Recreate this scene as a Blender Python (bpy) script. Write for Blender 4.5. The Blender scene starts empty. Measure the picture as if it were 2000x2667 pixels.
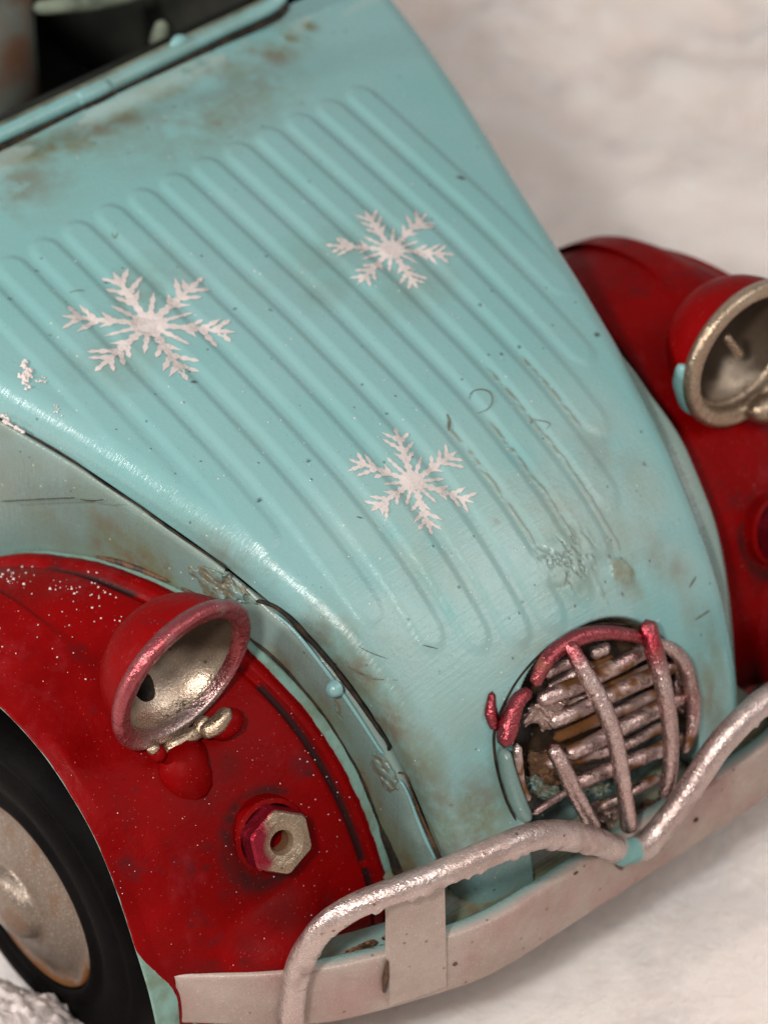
import bpy, math, random
import numpy as np
from math import radians, sin, cos, pi, atan2, hypot
from mathutils import Vector
from mathutils.bvhtree import BVHTree

random.seed(7)
rng = np.random.default_rng(11)
S = bpy.context.scene
COL = S.collection

# ------------------------------------------------------------------ camera
# car axes: X across the car, forward = -Y, Z up; about 10 cm to the unit.
CA, CE, CD, FOC = radians(39.5), radians(43), 10.0, 10000.0
cr_ = np.array([cos(CA), -sin(CA), 0])
cu_ = np.array([sin(CA) * sin(CE), cos(CA) * sin(CE), cos(CE)])
cb_ = np.array([-sin(CA) * cos(CE), -cos(CA) * cos(CE), sin(CE)])
CT = np.array([-.19, -.14, 1.3])
CP = CT + CD * cb_
cam_d = bpy.data.cameras.new('camera')
cam = bpy.data.objects.new('camera', cam_d)
COL.objects.link(cam)
from mathutils import Matrix
cam.matrix_world = Matrix(((cr_[0], cu_[0], cb_[0], CP[0]), (cr_[1], cu_[1], cb_[1], CP[1]),
                           (cr_[2], cu_[2], cb_[2], CP[2]), (0, 0, 0, 1)))
cam_d.sensor_fit = 'HORIZONTAL'
cam_d.sensor_width = 36
cam_d.lens = 36 * FOC / 2000.0
cam_d.clip_end = 200
cam_d.dof.use_dof = True
cam_d.dof.focus_distance = 9.62
cam_d.dof.aperture_fstop = 1.5
S.camera = cam

# ------------------------------------------------------------------ light
w = bpy.data.worlds.new('World')
S.world = w
w.use_nodes = True
w.node_tree.nodes['Background'].inputs[0].default_value = (1.0, .965, .94, 1)
w.node_tree.nodes['Background'].inputs[1].default_value = .50


def area(name, d, dist, size, power, col, sizey=None):
    l = bpy.data.lights.new(name, 'AREA')
    l.energy = power
    l.color = col
    l.size = size
    if sizey:
        l.shape = 'RECTANGLE'
        l.size_y = sizey
    o = bpy.data.objects.new(name, l)
    COL.objects.link(o)
    dv = Vector((d[0], -d[1], d[2])).normalized()
    o.location = Vector((-.1, -.2, 1.1)) + dv * dist
    o.rotation_euler = dv.to_track_quat('Z', 'Y').to_euler()
    return o


area('key_lamp', (-.56, .40, .72), 9.0, .7, 720, (1.0, .955, .9))
area('added_fill', (.50, .75, .95), 8.0, 4.0, 210, (1.0, .97, .95))  # added soft fill, for more contrast in the metal's reflections
area('rear_lamp', (-.80, -.40, .45), 9.0, .5, 620, (1.0, .97, .94))

S.view_settings.view_transform = 'Standard'
S.view_settings.look = 'None'
S.view_settings.exposure = 0
S.view_settings.gamma = 1

# ------------------------------------------------------------------ picture point -> place
def ray(px, py):
    d = (px - 1000) / FOC * cr_ + (1333.5 - py) / FOC * cu_ - cb_
    return d / np.linalg.norm(d)


def hit(px, py, ax, val):
    """where the sight line of a photo point meets X=val (ax 0), F=val (1) or Z=val (2); returns X,F,Z"""
    d = ray(px, py)
    if ax == 1:
        val = -val
    t = (val - CP[ax]) / d[ax]
    p = CP + t * d
    return p[0], -p[1], p[2]


def W3(X, F, Z):
    return Vector((X, -F, Z))


# ------------------------------------------------------------------ numpy noise
_lat = rng.random((256, 256))


def vnoise(x, y):
    x = np.asarray(x, float); y = np.asarray(y, float)
    xi = np.floor(x).astype(int); yi = np.floor(y).astype(int)
    fx = x - xi; fy = y - yi
    fx = fx * fx * (3 - 2 * fx); fy = fy * fy * (3 - 2 * fy)
    a = _lat[xi & 255, yi & 255]; b = _lat[(xi + 1) & 255, yi & 255]
    c = _lat[xi & 255, (yi + 1) & 255]; d = _lat[(xi + 1) & 255, (yi + 1) & 255]
    return (a * (1 - fx) + b * fx) * (1 - fy) + (c * (1 - fx) + d * fx) * fy


def fbm(x, y, o=4):
    v = 0; a = .5; t = 0
    for k in range(o):
        v = v + a * vnoise(x * 2 ** k + 17 * k, y * 2 ** k + 31 * k); t += a; a *= .5
    return v / t


def sst(a, b, x):
    t = np.clip((x - a) / (b - a), 0, 1)
    return t * t * (3 - 2 * t)


# ------------------------------------------------------------------ object helpers
def tag(o, label=None, cat=None, group=None, kind=None):
    if label: o['label'] = label
    if cat: o['category'] = cat
    if group: o['group'] = group
    if kind: o['kind'] = kind
    return o


def mk(name, verts, faces, mat, parent=None, smooth=True, attrs=None, solid=0, recalc=False, loc=None):
    me = bpy.data.meshes.new(name)
    verts = np.asarray(verts, float).reshape(-1, 3)
    me.from_pydata([tuple(v) for v in verts] if len(verts) < 3000 else verts.tolist(), [], faces if isinstance(faces, list) else faces.tolist())
    if attrs:
        for k, v in attrs.items():
            at = me.attributes.new(k, 'FLOAT', 'POINT')
            at.data.foreach_set('value', np.asarray(v, np.float32).ravel())
    if recalc:
        import bmesh
        bm = bmesh.new(); bm.from_mesh(me)
        bmesh.ops.recalc_face_normals(bm, faces=bm.faces)
        bm.to_mesh(me); bm.free()
    if smooth:
        me.polygons.foreach_set('use_smooth', [True] * len(me.polygons))
    me.materials.append(mat)
    me.update()
    o = bpy.data.objects.new(name, me)
    COL.objects.link(o)
    if parent: o.parent = parent
    if solid:
        m = o.modifiers.new('thickness', 'SOLIDIFY'); m.thickness = solid; m.offset = -1
    return o


def gridfaces(n, m, closed_m=False, flip=False):
    f = []
    mm = m if closed_m else m - 1
    i = np.arange(n - 1)[:, None]; j = np.arange(mm)[None, :]
    a = i * m + j; b = i * m + (j + 1) % m; c = (i + 1) * m + (j + 1) % m; d = (i + 1) * m + j
    q = np.stack([a, b, c, d], -1).reshape(-1, 4)
    return q[:, ::-1] if flip else q


def spline(P, n):
    """smooth curve through the points, evenly resampled"""
    P = np.asarray(P, float)
    if len(P) == 2:
        return P[0] + (P[1] - P[0]) * np.linspace(0, 1, n)[:, None]
    Q = np.vstack([2 * P[0] - P[1], P, 2 * P[-1] - P[-2]])
    out = []
    for i in range(1, len(Q) - 2):
        t = np.linspace(0, 1, 24, endpoint=False)[:, None]
        a, b, c, d = Q[i - 1], Q[i], Q[i + 1], Q[i + 2]
        out.append(.5 * (2 * b + (c - a) * t + (2 * a - 5 * b + 4 * c - d) * t * t + (3 * b - a - 3 * c + d) * t ** 3))
    out = np.vstack(out + [Q[-2][None]])
    s = np.r_[0, np.cumsum(np.linalg.norm(np.diff(out, axis=0), axis=1))]
    u = np.linspace(0, s[-1], n)
    return np.stack([np.interp(u, s, out[:, k]) for k in range(P.shape[1])], 1)


def tube(name, P, r, mat, parent=None, n=None, m=14, rough=0, rfreq=25, attrs=None, flat=None, cap=True, drip=0):
    """round bar along world points P (x,y,z); r number or list along the bar; attrs: name -> f(t, angle)"""
    P = np.asarray([tuple(p) for p in P], float)
    L = np.linalg.norm(np.diff(P, axis=0), axis=1).sum()
    n = n or int(min(260, max(12, L / .012)))
    C = spline(P, n)
    rr = np.interp(np.linspace(0, 1, n), np.linspace(0, 1, len(np.atleast_1d(r))), np.atleast_1d(r)) if np.ndim(r) else np.full(n, r)
    T = np.gradient(C, axis=0); T /= np.linalg.norm(T, axis=1)[:, None]
    up = np.array([0, 0, 1.]) if abs(T[0, 2]) < .9 else np.array([0, 1., 0])
    N = up - T[0] * (T[0] @ up); N /= np.linalg.norm(N)
    V = []; tt = []; aa = []
    ang = np.arange(m) / m * 2 * pi
    sd = random.random() * 90
    for i in range(n):
        N = N - T[i] * (T[i] @ N); N /= np.linalg.norm(N)
        B = np.cross(T[i], N)
        e = 1.0
        if cap:
            k = min(i, n - 1 - i) * L / (n - 1) / rr[i]
            e = math.sqrt(max(0.0, 1 - (1 - min(1, k)) ** 2)) if k < 1 else 1
            e = max(e, .02)
        nz = 1 + rough * (fbm(ang / (2 * pi) * 6 + sd, np.full(m, i * L / n * rfreq) + sd, 3) - .5) * 2
        R = rr[i] * e * nz
        ca, sa = np.cos(ang), np.sin(ang)
        if flat: sa = sa * flat
        V.append(C[i] + (R * ca)[:, None] * N + (R * sa)[:, None] * B)
        tt.append(np.full(m, i / (n - 1))); aa.append(ang)
    V = np.concatenate(V); tt = np.concatenate(tt); aa = np.concatenate(aa)
    if drip:
        lo = sst(.3, 1, -np.cos(aa)) * drip * sst(.45, .75, vnoise(tt * L * 60, tt * 0 + 3))
        V[:, 2] -= lo
    F = gridfaces(n, m, True).tolist()
    F.append(list(range(m))[::-1]); F.append([(n - 1) * m + j for j in range(m)])
    at = {k: f(tt, aa, V) for k, f in attrs.items()} if attrs else None
    return mk(name, V, F, mat, parent, attrs=at, recalc=True)


def lathe(name, prof, mat, parent, center, axis, n=48, attrs=None, jag=None):
    """surface of revolution; prof list of (radius, along axis); center X,F,Z; axis world vector"""
    ax = Vector(axis).normalized()
    N = ax.orthogonal().normalized(); B = ax.cross(N)
    c = W3(*center)
    V = []
    pr = np.asarray(prof, float)
    for (r, h) in pr:
        for j in range(n):
            a = 2 * pi * j / n
            rr = r * (1 + (jag(N * cos(a) + B * sin(a), r) if jag else 0))
            V.append(tuple(c + ax * h + (N * cos(a) + B * sin(a)) * rr))
    F = gridfaces(len(pr), n, True).tolist()
    at = {k: [f(i, j / n, V[i * n + j]) for i in range(len(pr)) for j in range(n)] for k, f in attrs.items()} if attrs else None
    return mk(name, V, F, mat, parent, attrs=at, recalc=True)


# ------------------------------------------------------------------ materials
def nt(name):
    m = bpy.data.materials.new(name); m.use_nodes = True
    return m, m.node_tree.nodes, m.node_tree.links, m.node_tree.nodes['Principled BSDF']


def noise(N, L, scale, detail=4, rough=.55, vec=None, dist=0):
    n = N.new('ShaderNodeTexNoise'); n.inputs['Scale'].default_value = scale
    n.inputs['Detail'].default_value = detail; n.inputs['Roughness'].default_value = rough
    n.inputs['Distortion'].default_value = dist
    if vec: L.new(vec, n.inputs['Vector'])
    return n.outputs['Fac']


def ramp(N, L, src, a, b, lo=0.0, hi=1.0):
    n = N.new('ShaderNodeMapRange'); n.interpolation_type = 'SMOOTHSTEP'
    n.inputs['From Min'].default_value = a; n.inputs['From Max'].default_value = b
    n.inputs['To Min'].default_value = lo; n.inputs['To Max'].default_value = hi
    L.new(src, n.inputs['Value'])
    return n.outputs['Result']


def mixc(N, L, fac, a, b):
    n = N.new('ShaderNodeMix'); n.data_type = 'RGBA'
    for s, v in ((n.inputs[6], a), (n.inputs[7], b)):
        if isinstance(v, tuple): s.default_value = (*v, 1)
        else: L.new(v, s)
    if isinstance(fac, (int, float)): n.inputs[0].default_value = fac
    else: L.new(fac, n.inputs[0])
    return n.outputs[2]


def mth(N, L, op, a, b):
    n = N.new('ShaderNodeMath'); n.operation = op
    for s, v in ((n.inputs[0], a), (n.inputs[1], b)):
        if isinstance(v, (int, float)): s.default_value = v
        else: L.new(v, s)
    return n.outputs[0]


def attr(N, name):
    n = N.new('ShaderNodeAttribute'); n.attribute_name = name
    return n.outputs['Fac']


def coords(N, L, sc=(1, 1, 1), rot=(0, 0, 0)):
    g = N.new('ShaderNodeTexCoord'); m = N.new('ShaderNodeMapping')
    m.inputs['Scale'].default_value = sc; m.inputs['Rotation'].default_value = rot
    L.new(g.outputs['Object'], m.inputs['Vector'])
    return m.outputs['Vector']


def bump(N, L, h, strength, dist, prev=None):
    n = N.new('ShaderNodeBump'); n.inputs['Strength'].default_value = strength; n.inputs['Distance'].default_value = dist
    L.new(h, n.inputs['Height'])
    if prev: L.new(prev, n.inputs['Normal'])
    return n.outputs['Normal']


def specks(N, L, vec, scale, size, keep):
    """sparse small dots: voronoi cells, only some of them carry a dot"""
    v = N.new('ShaderNodeTexVoronoi'); v.inputs['Scale'].default_value = scale
    L.new(vec, v.inputs['Vector'])
    d = ramp(N, L, v.outputs['Distance'], size, size * .55)
    sp = N.new('ShaderNodeSeparateColor'); L.new(v.outputs['Color'], sp.inputs[0])
    k = ramp(N, L, sp.outputs[0], keep, keep - .01)
    return mth(N, L, 'MULTIPLY', d, k)


def teal_paint(name='teal_paint', base=(.127, .258, .254), dirty=.16):
    m, N, L, B = nt(name)
    vec = coords(N, L)
    big = noise(N, L, 2.2, 3, vec=vec)
    c = mixc(N, L, ramp(N, L, big, .35, .65), base, (base[0] * 1.14, base[1] * 1.03, base[2] * 1.05))
    ol = mth(N, L, 'MULTIPLY', ramp(N, L, noise(N, L, 4.5, 6, .65, vec), .5, .8), dirty)
    c = mixc(N, L, ol, c, (.12, .165, .115))
    g = attr(N, 'grime_shade')
    gn = mth(N, L, 'MULTIPLY', g, ramp(N, L, noise(N, L, 22, 6, .7, vec), .2, .62, .35, 1.25))
    gcol = mixc(N, L, ramp(N, L, noise(N, L, 9, 4, .6, vec), .4, .62), (.095, .10, .052), (.095, .07, .038))
    cl = N.new('ShaderNodeClamp'); L.new(gn, cl.inputs[0])
    c = mixc(N, L, cl.outputs[0], c, gcol)
    c = mixc(N, L, attr(N, 'rust'), c, (.095, .055, .028))
    c = mixc(N, L, attr(N, 'blackening'), c, (.014, .010, .008))
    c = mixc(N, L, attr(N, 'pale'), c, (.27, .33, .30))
    sp = specks(N, L, vec, 26, .13, .24)
    c = mixc(N, L, mth(N, L, 'MULTIPLY', sp, .75), c, (.05, .09, .085))
    sp2 = specks(N, L, vec, 60, .16, .30)
    c = mixc(N, L, mth(N, L, 'MULTIPLY', sp2, .45), c, (.10, .12, .08))
    sp3 = specks(N, L, coords(N, L, (1, 1, 1), (1.1, .4, .2)), 42, .15, .10)
    c = mixc(N, L, mth(N, L, 'MULTIPLY', sp3, .8), c, (.42, .43, .40))
    L.new(c, B.inputs['Base Color'])
    rr = mth(N, L, 'ADD', ramp(N, L, noise(N, L, 30, 4, .6, vec), .3, .7, .20, .30), mth(N, L, 'MULTIPLY', g, .2))
    L.new(rr, B.inputs['Roughness'])
    B.inputs['Specular IOR Level'].default_value = .45
    fine = noise(N, L, 75, 5, .62, vec)
    strok = noise(N, L, 1, 3, .5, coords(N, L, (9, 150, 9), (0, 0, .35)))
    b = bump(N, L, fine, .32, .004)
    b = bump(N, L, strok, .5, .0025, b)
    b = bump(N, L, mth(N, L, 'ADD', sp, sp3), .5, .004, b)
    L.new(b, B.inputs['Normal'])
    return m


def red_paint():
    m, N, L, B = nt('red_paint')
    vec = coords(N, L)
    q = attr(N, 'edge')       # 1 where the red stops and the teal undercoat shows
    c = mixc(N, L, ramp(N, L, noise(N, L, 3, 5, .6, vec), .35, .7), (.11, .0004, .0006), (.155, .0006, .0009))
    c = mixc(N, L, mth(N, L, 'MULTIPLY', ramp(N, L, noise(N, L, 5.5, 7, .7, coords(N, L, (1, 1, .6))), .52, .74), .35), c, (.17, .022, .028))
    c = mixc(N, L, mth(N, L, 'MULTIPLY', ramp(N, L, noise(N, L, 7, 6, .65, coords(N, L, (1, 1, 1), (0, 0, 2))), .57, .7), .5), c, (.035, .006, .008))
    c = mixc(N, L, attr(N, 'blackening'), c, (.018, .006, .006))
    sp = specks(N, L, vec, 30, .10, .22)
    c = mixc(N, L, mth(N, L, 'MULTIPLY', sp, .7), c, (.05, .006, .006))
    s2 = specks(N, L, coords(N, L, (1, 1, 1), (.5, 1, 0)), 44, .10, .14)
    c = mixc(N, L, mth(N, L, 'MULTIPLY', s2, .4), c, (.40, .22, .22))
    s3 = specks(N, L, coords(N, L, (1, 1, 1), (.2, .3, 1)), 105, .18, .25)
    c = mixc(N, L, mth(N, L, 'MULTIPLY', s3, .35), c, (.34, .12, .12))
    te = mixc(N, L, ramp(N, L, noise(N, L, 12, 5, .6, vec), .4, .7), (.15, .25, .22), (.11, .15, .11))
    qq = mth(N, L, 'ADD', q, ramp(N, L, noise(N, L, 16, 4, .6, vec), .3, .7, -.16, .16))
    c = mixc(N, L, ramp(N, L, qq, .48, .54), c, te)
    L.new(c, B.inputs['Base Color'])
    L.new(ramp(N, L, noise(N, L, 12, 4, .6, vec), .3, .7, .36, .52), B.inputs['Roughness'])
    B.inputs['Specular IOR Level'].default_value = .04
    b = bump(N, L, noise(N, L, 60, 4, .6, vec), .35, .005)
    b = bump(N, L, noise(N, L, 14, 3, .5, vec), .35, .012, b)
    b = bump(N, L, mth(N, L, 'SUBTRACT', s2, sp), .5, .004, b)
    L.new(b, B.inputs['Normal'])
    return m


def silver_paint(name, col, rough=.40, metal=.75, lump=.5, dark=(.10, .042, .016), glint=.5):
    m, N, L, B = nt(name)
    vec = coords(N, L)
    c = mixc(N, L, ramp(N, L, noise(N, L, 6, 6, .65, vec), .35, .7), col, tuple(min(1, k * f) for k, f in zip(col, (.86, .80, .78))))
    gl = ramp(N, L, noise(N, L, 330, 2, .5, vec), .60, .72)  # fine bright glints painted into the colour
    c = mixc(N, L, mth(N, L, 'MULTIPLY', gl, glint), c, (.95, .9, .88))
    c = mixc(N, L, mth(N, L, 'MULTIPLY', specks(N, L, coords(N, L, (1, 1, 1), (1, 0, 1)), 34, .2, .2), .7), c, dark)
    c = mixc(N, L, attr(N, 'red'), c, (.24, .012, .026))
    c = mixc(N, L, attr(N, 'grime_shade'), c, dark)
    c = mixc(N, L, attr(N, 'teal'), c, (.135, .25, .235))
    L.new(c, B.inputs['Base Color'])
    mm = mth(N, L, 'SUBTRACT', metal, mth(N, L, 'MULTIPLY', mth(N, L, 'ADD', attr(N, 'teal'), attr(N, 'grime_shade')), metal))
    cl = N.new('ShaderNodeClamp'); L.new(mm, cl.inputs[0])
    L.new(cl.outputs[0], B.inputs['Metallic'])
    gg = N.new('ShaderNodeClamp'); L.new(mth(N, L, 'ADD', attr(N, 'teal'), attr(N, 'grime_shade')), gg.inputs[0])
    L.new(mth(N, L, 'ADD', ramp(N, L, noise(N, L, 40, 3, .6, vec), .3, .7, rough - .07, rough + .1), mth(N, L, 'MULTIPLY', gg.outputs[0], .25)), B.inputs['Roughness'])
    L.new(mth(N, L, 'SUBTRACT', .5, mth(N, L, 'MULTIPLY', gg.outputs[0], .48)), B.inputs['Specular IOR Level'])
    b = bump(N, L, noise(N, L, 130, 3, .6, vec), .5, .004)
    b = bump(N, L, noise(N, L, 38, 4, .6, vec), lump, .012, b)
    L.new(b, B.inputs['Normal'])
    return m


def simple(name, col, rough=.5, metal=0, bs=40, bst=.3, col2=None, sc=8, spec=.15):
    m, N, L, B = nt(name)
    vec = coords(N, L)
    c = mixc(N, L, ramp(N, L, noise(N, L, sc, 5, .6, vec), .38, .66), col, col2 or tuple(k * .75 for k in col))
    c = mixc(N, L, attr(N, 'grime_shade'), c, (.11, .055, .022))
    L.new(c, B.inputs['Base Color'])
    B.inputs['Roughness'].default_value = rough; B.inputs['Metallic'].default_value = metal
    B.inputs['Specular IOR Level'].default_value = spec
    L.new(bump(N, L, noise(N, L, bs, 4, .6, vec), bst, .006), B.inputs['Normal'])
    return m


M = dict(
    teal=teal_paint(), teal2=teal_paint('teal_body_paint', (.105, .165, .150), .75), red=red_paint(),
    silver=silver_paint('silver_paint', (.42, .335, .31), .29, .85, .42), satin=silver_paint('satin_silver_paint', (.31, .245, .21), .55, .30, .10, glint=.25),
    gril=silver_paint('grille_silver', (.47, .35, .325), .22, .94, .6),
    gold=silver_paint('aged_lamp_metal', (.32, .245, .17), .30, .85, .30),
    hub=silver_paint('hubcap_metal', (.165, .128, .098), .36, .6, .2),
    refl=silver_paint('reflector_metal', (.42, .34, .26), .26, .9, .05, dark=(.022, .012, .006)),
    rubber=simple('tyre_rubber', (.0015, .0012, .0012), .55, 0, 90, .25, (.003, .0025, .0025), 5, spec=.03),
    black=simple('black_gap', (.008, .007, .006), .7, col2=(.03, .018, .010), sc=30),
    rust=simple('rust_brown', (.075, .030, .010), .55, 0, 60, .9, (.014, .007, .004), 26, spec=.4),
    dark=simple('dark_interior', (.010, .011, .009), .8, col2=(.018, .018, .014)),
    olive=simple('olive_interior', (.13, .15, .11), .6, col2=(.05, .06, .045)),
    rusty=simple('rust_stained_seat', (.13, .145, .125), .7, col2=(.12, .055, .03), sc=3.5),
    flake=simple('snowflake_print', (.42, .37, .355), .55, 0, 120, .5, (.37, .325, .31), 14),
    fibre=simple('dust_fibre', (.07, .065, .045), .7, col2=(.12, .14, .11), sc=20),
    crumb=simple('snow_crumbs', (.55, .48, .46), .7, 0, 60, .5, (.48, .42, .40), 20),
)

# ------------------------------------------------------------------ ground
def fleece():
    m, N, L, B = nt('white_fleece')
    vec = coords(N, L)
    c = mixc(N, L, ramp(N, L, noise(N, L, 1.6, 5, .6, vec), .35, .7), (.90, .80, .745), (.87, .765, .71))
    c = mixc(N, L, mth(N, L, 'MULTIPLY', ramp(N, L, noise(N, L, 1.5, 5, .7, coords(N, L, (1, 1, 1), (0, 0, 1))), .50, .66), .55), c, (.60, .55, .53))
    L.new(c, B.inputs['Base Color'])
    B.inputs['Roughness'].default_value = .9
    B.inputs['Subsurface Weight'].default_value = .7
    B.inputs['Subsurface Radius'].default_value = (1, .85, .75)
    B.inputs['Subsurface Scale'].default_value = .38
    b = bump(N, L, noise(N, L, 38, 6, .7, vec), .8, .03)
    b = bump(N, L, noise(N, L, 9, 4, .6, vec), .6, .06, b)
    L.new(b, B.inputs['Normal'])
    return m


M['fleece'] = fleece()


def ground():
    n = 420
    u = np.linspace(-1, 1, n)
    x = np.sign(u) * (np.abs(u) * 3.2 + np.abs(u) ** 4 * 13)
    X, Y = np.meshgrid(x + .6, x, indexing='ij')
    Z = (fbm(X * 1.1 + 40, Y * 1.1 + 40, 3) - .5) * .16 + (fbm(X * 6 + 9, Y * 6 + 70, 4) - .5) * .05
    dc = np.hypot(X / 1.3, (Y + .1) / 1.6)
    Z *= sst(.4, 1.3, dc) * .8 + .2
    far = np.hypot(X - .3, Y) - 2.2
    Z += np.clip(far, 0, 20) * .0 + sst(0, 3, far) * (fbm(X * 2.2 + 3, Y * 2.2 + 8, 3) - .45) * .42 + sst(0, 2, far) * (fbm(X * 4.5 + 13, Y * 4.5 + 28, 3) - .5) * .30
    V = np.stack([X, Y, Z - .01], -1).reshape(-1, 3)
    o = mk('ground', V, gridfaces(n, n), M['fleece'])
    return tag(o, 'rumpled white fleece laid out as snow', kind='structure')


ground()

# ------------------------------------------------------------------ the car
car = bpy.data.objects.new('toy_car', None)
car.location = (0, 0, 0)
COL.objects.link(car)
tag(car, 'worn teal and red tin toy car with snowflakes printed on its ribbed bonnet', 'toy car')


# bonnet edge line: forward, height, half width
EF = np.array([(-1.37, 1.552, 1.045), (-1.1, 1.530, .985), (-.85, 1.503, .92), (-.626, 1.474, .855), (-.403, 1.446, .790),
      (-.27, 1.422, .755), (-.11, 1.392, .717), (-.015, 1.370, .692), (.085, 1.345, .668), (.16, 1.318, .648), (.237, 1.288, .627),
      (.316, 1.255, .606), (.388, 1.214, .588), (.462, 1.156, .571), (.540, 1.084, .556), (.592, 1.023, .547), (.645, .950, .539),
      (.698, .842, .528), (.745, .720, .515), (.772, .60, .50), (.79, .47, .485)])
ES = np.r_[0, np.cumsum(np.hypot(np.diff(EF[:, 0]), np.diff(EF[:, 1])))]
_xs = np.linspace(ES[0] - .3, ES[-1] + .3, 600)


def _smooth(tab):
    y = np.interp(_xs, ES, tab)
    lo = _xs < ES[0]; y[lo] = tab[0] + (_xs[lo] - ES[0]) * (tab[1] - tab[0]) / (ES[1] - ES[0])
    hi = _xs > ES[-1]; y[hi] = tab[-1] + (_xs[hi] - ES[-1]) * (tab[-1] - tab[-2]) / (ES[-1] - ES[-2])
    k = np.exp(-.5 * (np.arange(-40, 41) * (_xs[1] - _xs[0]) / .045) ** 2); k /= k.sum()
    yp = np.pad(y, 40, mode='edge')
    return np.convolve(yp, k, 'valid')


_T = [_smooth(EF[:, i]) for i in range(3)]


def base(sv):
    F, Z, Wd = (np.interp(sv, _xs, t) for t in _T)
    e = .01
    tF = np.interp(sv + e, _xs, _T[0]) - np.interp(sv - e, _xs, _T[0])
    tZ = np.interp(sv + e, _xs, _T[1]) - np.interp(sv - e, _xs, _T[1])
    l = np.hypot(tF, tZ)
    return F, Z, Wd, -tZ / l, tF / l


_Fs, _Zs, _Ws, _, _ = base(np.linspace(0, 2.6, 261))


def Wf(F): return np.interp(F, _Fs, _Ws)
def Zf(F): return np.interp(F, _Fs, _Zs)


RS, TH1, SK, CRN = .075, radians(84), .030, .038
RIB_END = {0: 1.25, 1: 1.52, 2: 1.80, 3: 1.92, 4: 1.975, 5: 2.01, 6: 2.02, 7: 2.0, 8: 1.94, 9: 1.84, 10: 1.68, 11: 1.5, 12: 1.3}


def rib_height(X, s):
    """pressed ribs: thirteen raised bands side by side, rounded at both ends"""
    h = np.zeros_like(X)
    for k in range(13):
        xr = -.640 + .109 * k                       # right-hand foot of the band
        xc = xr - .044
        s0 = .375 + (.03 if k == 0 else 0); s1 = RIB_END[k]
        hw = .046
        d = np.abs(X - xc)
        ends = np.maximum(s0 + hw - s, s - (s1 - hw))
        ends = np.clip(ends, 0, None)
        dd = np.hypot(d, ends * .8)
        fade = (1 - .75 * sst(.55, .75, np.abs(X)) * sst(s1 - .5, s1, s)) * (1 - .40 * sst(s1 - .45, s1 - .05, s))
        h = np.maximum(h, (1 - sst(hw * .50, hw * 1.10, dd)) * fade)
    return h * .0082


def in_grille(X, s, grow=0.0):
    a, bq = .30 + grow, .315 + grow
    t = np.clip((2.355 - s) / bq, 0, None)
    return (np.abs(X - .0) / a) ** 2.4 + t ** 2.4      # < 1 inside; open at the bottom


def hood_surface(X, s, Wd, off_prof):
    pass


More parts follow.
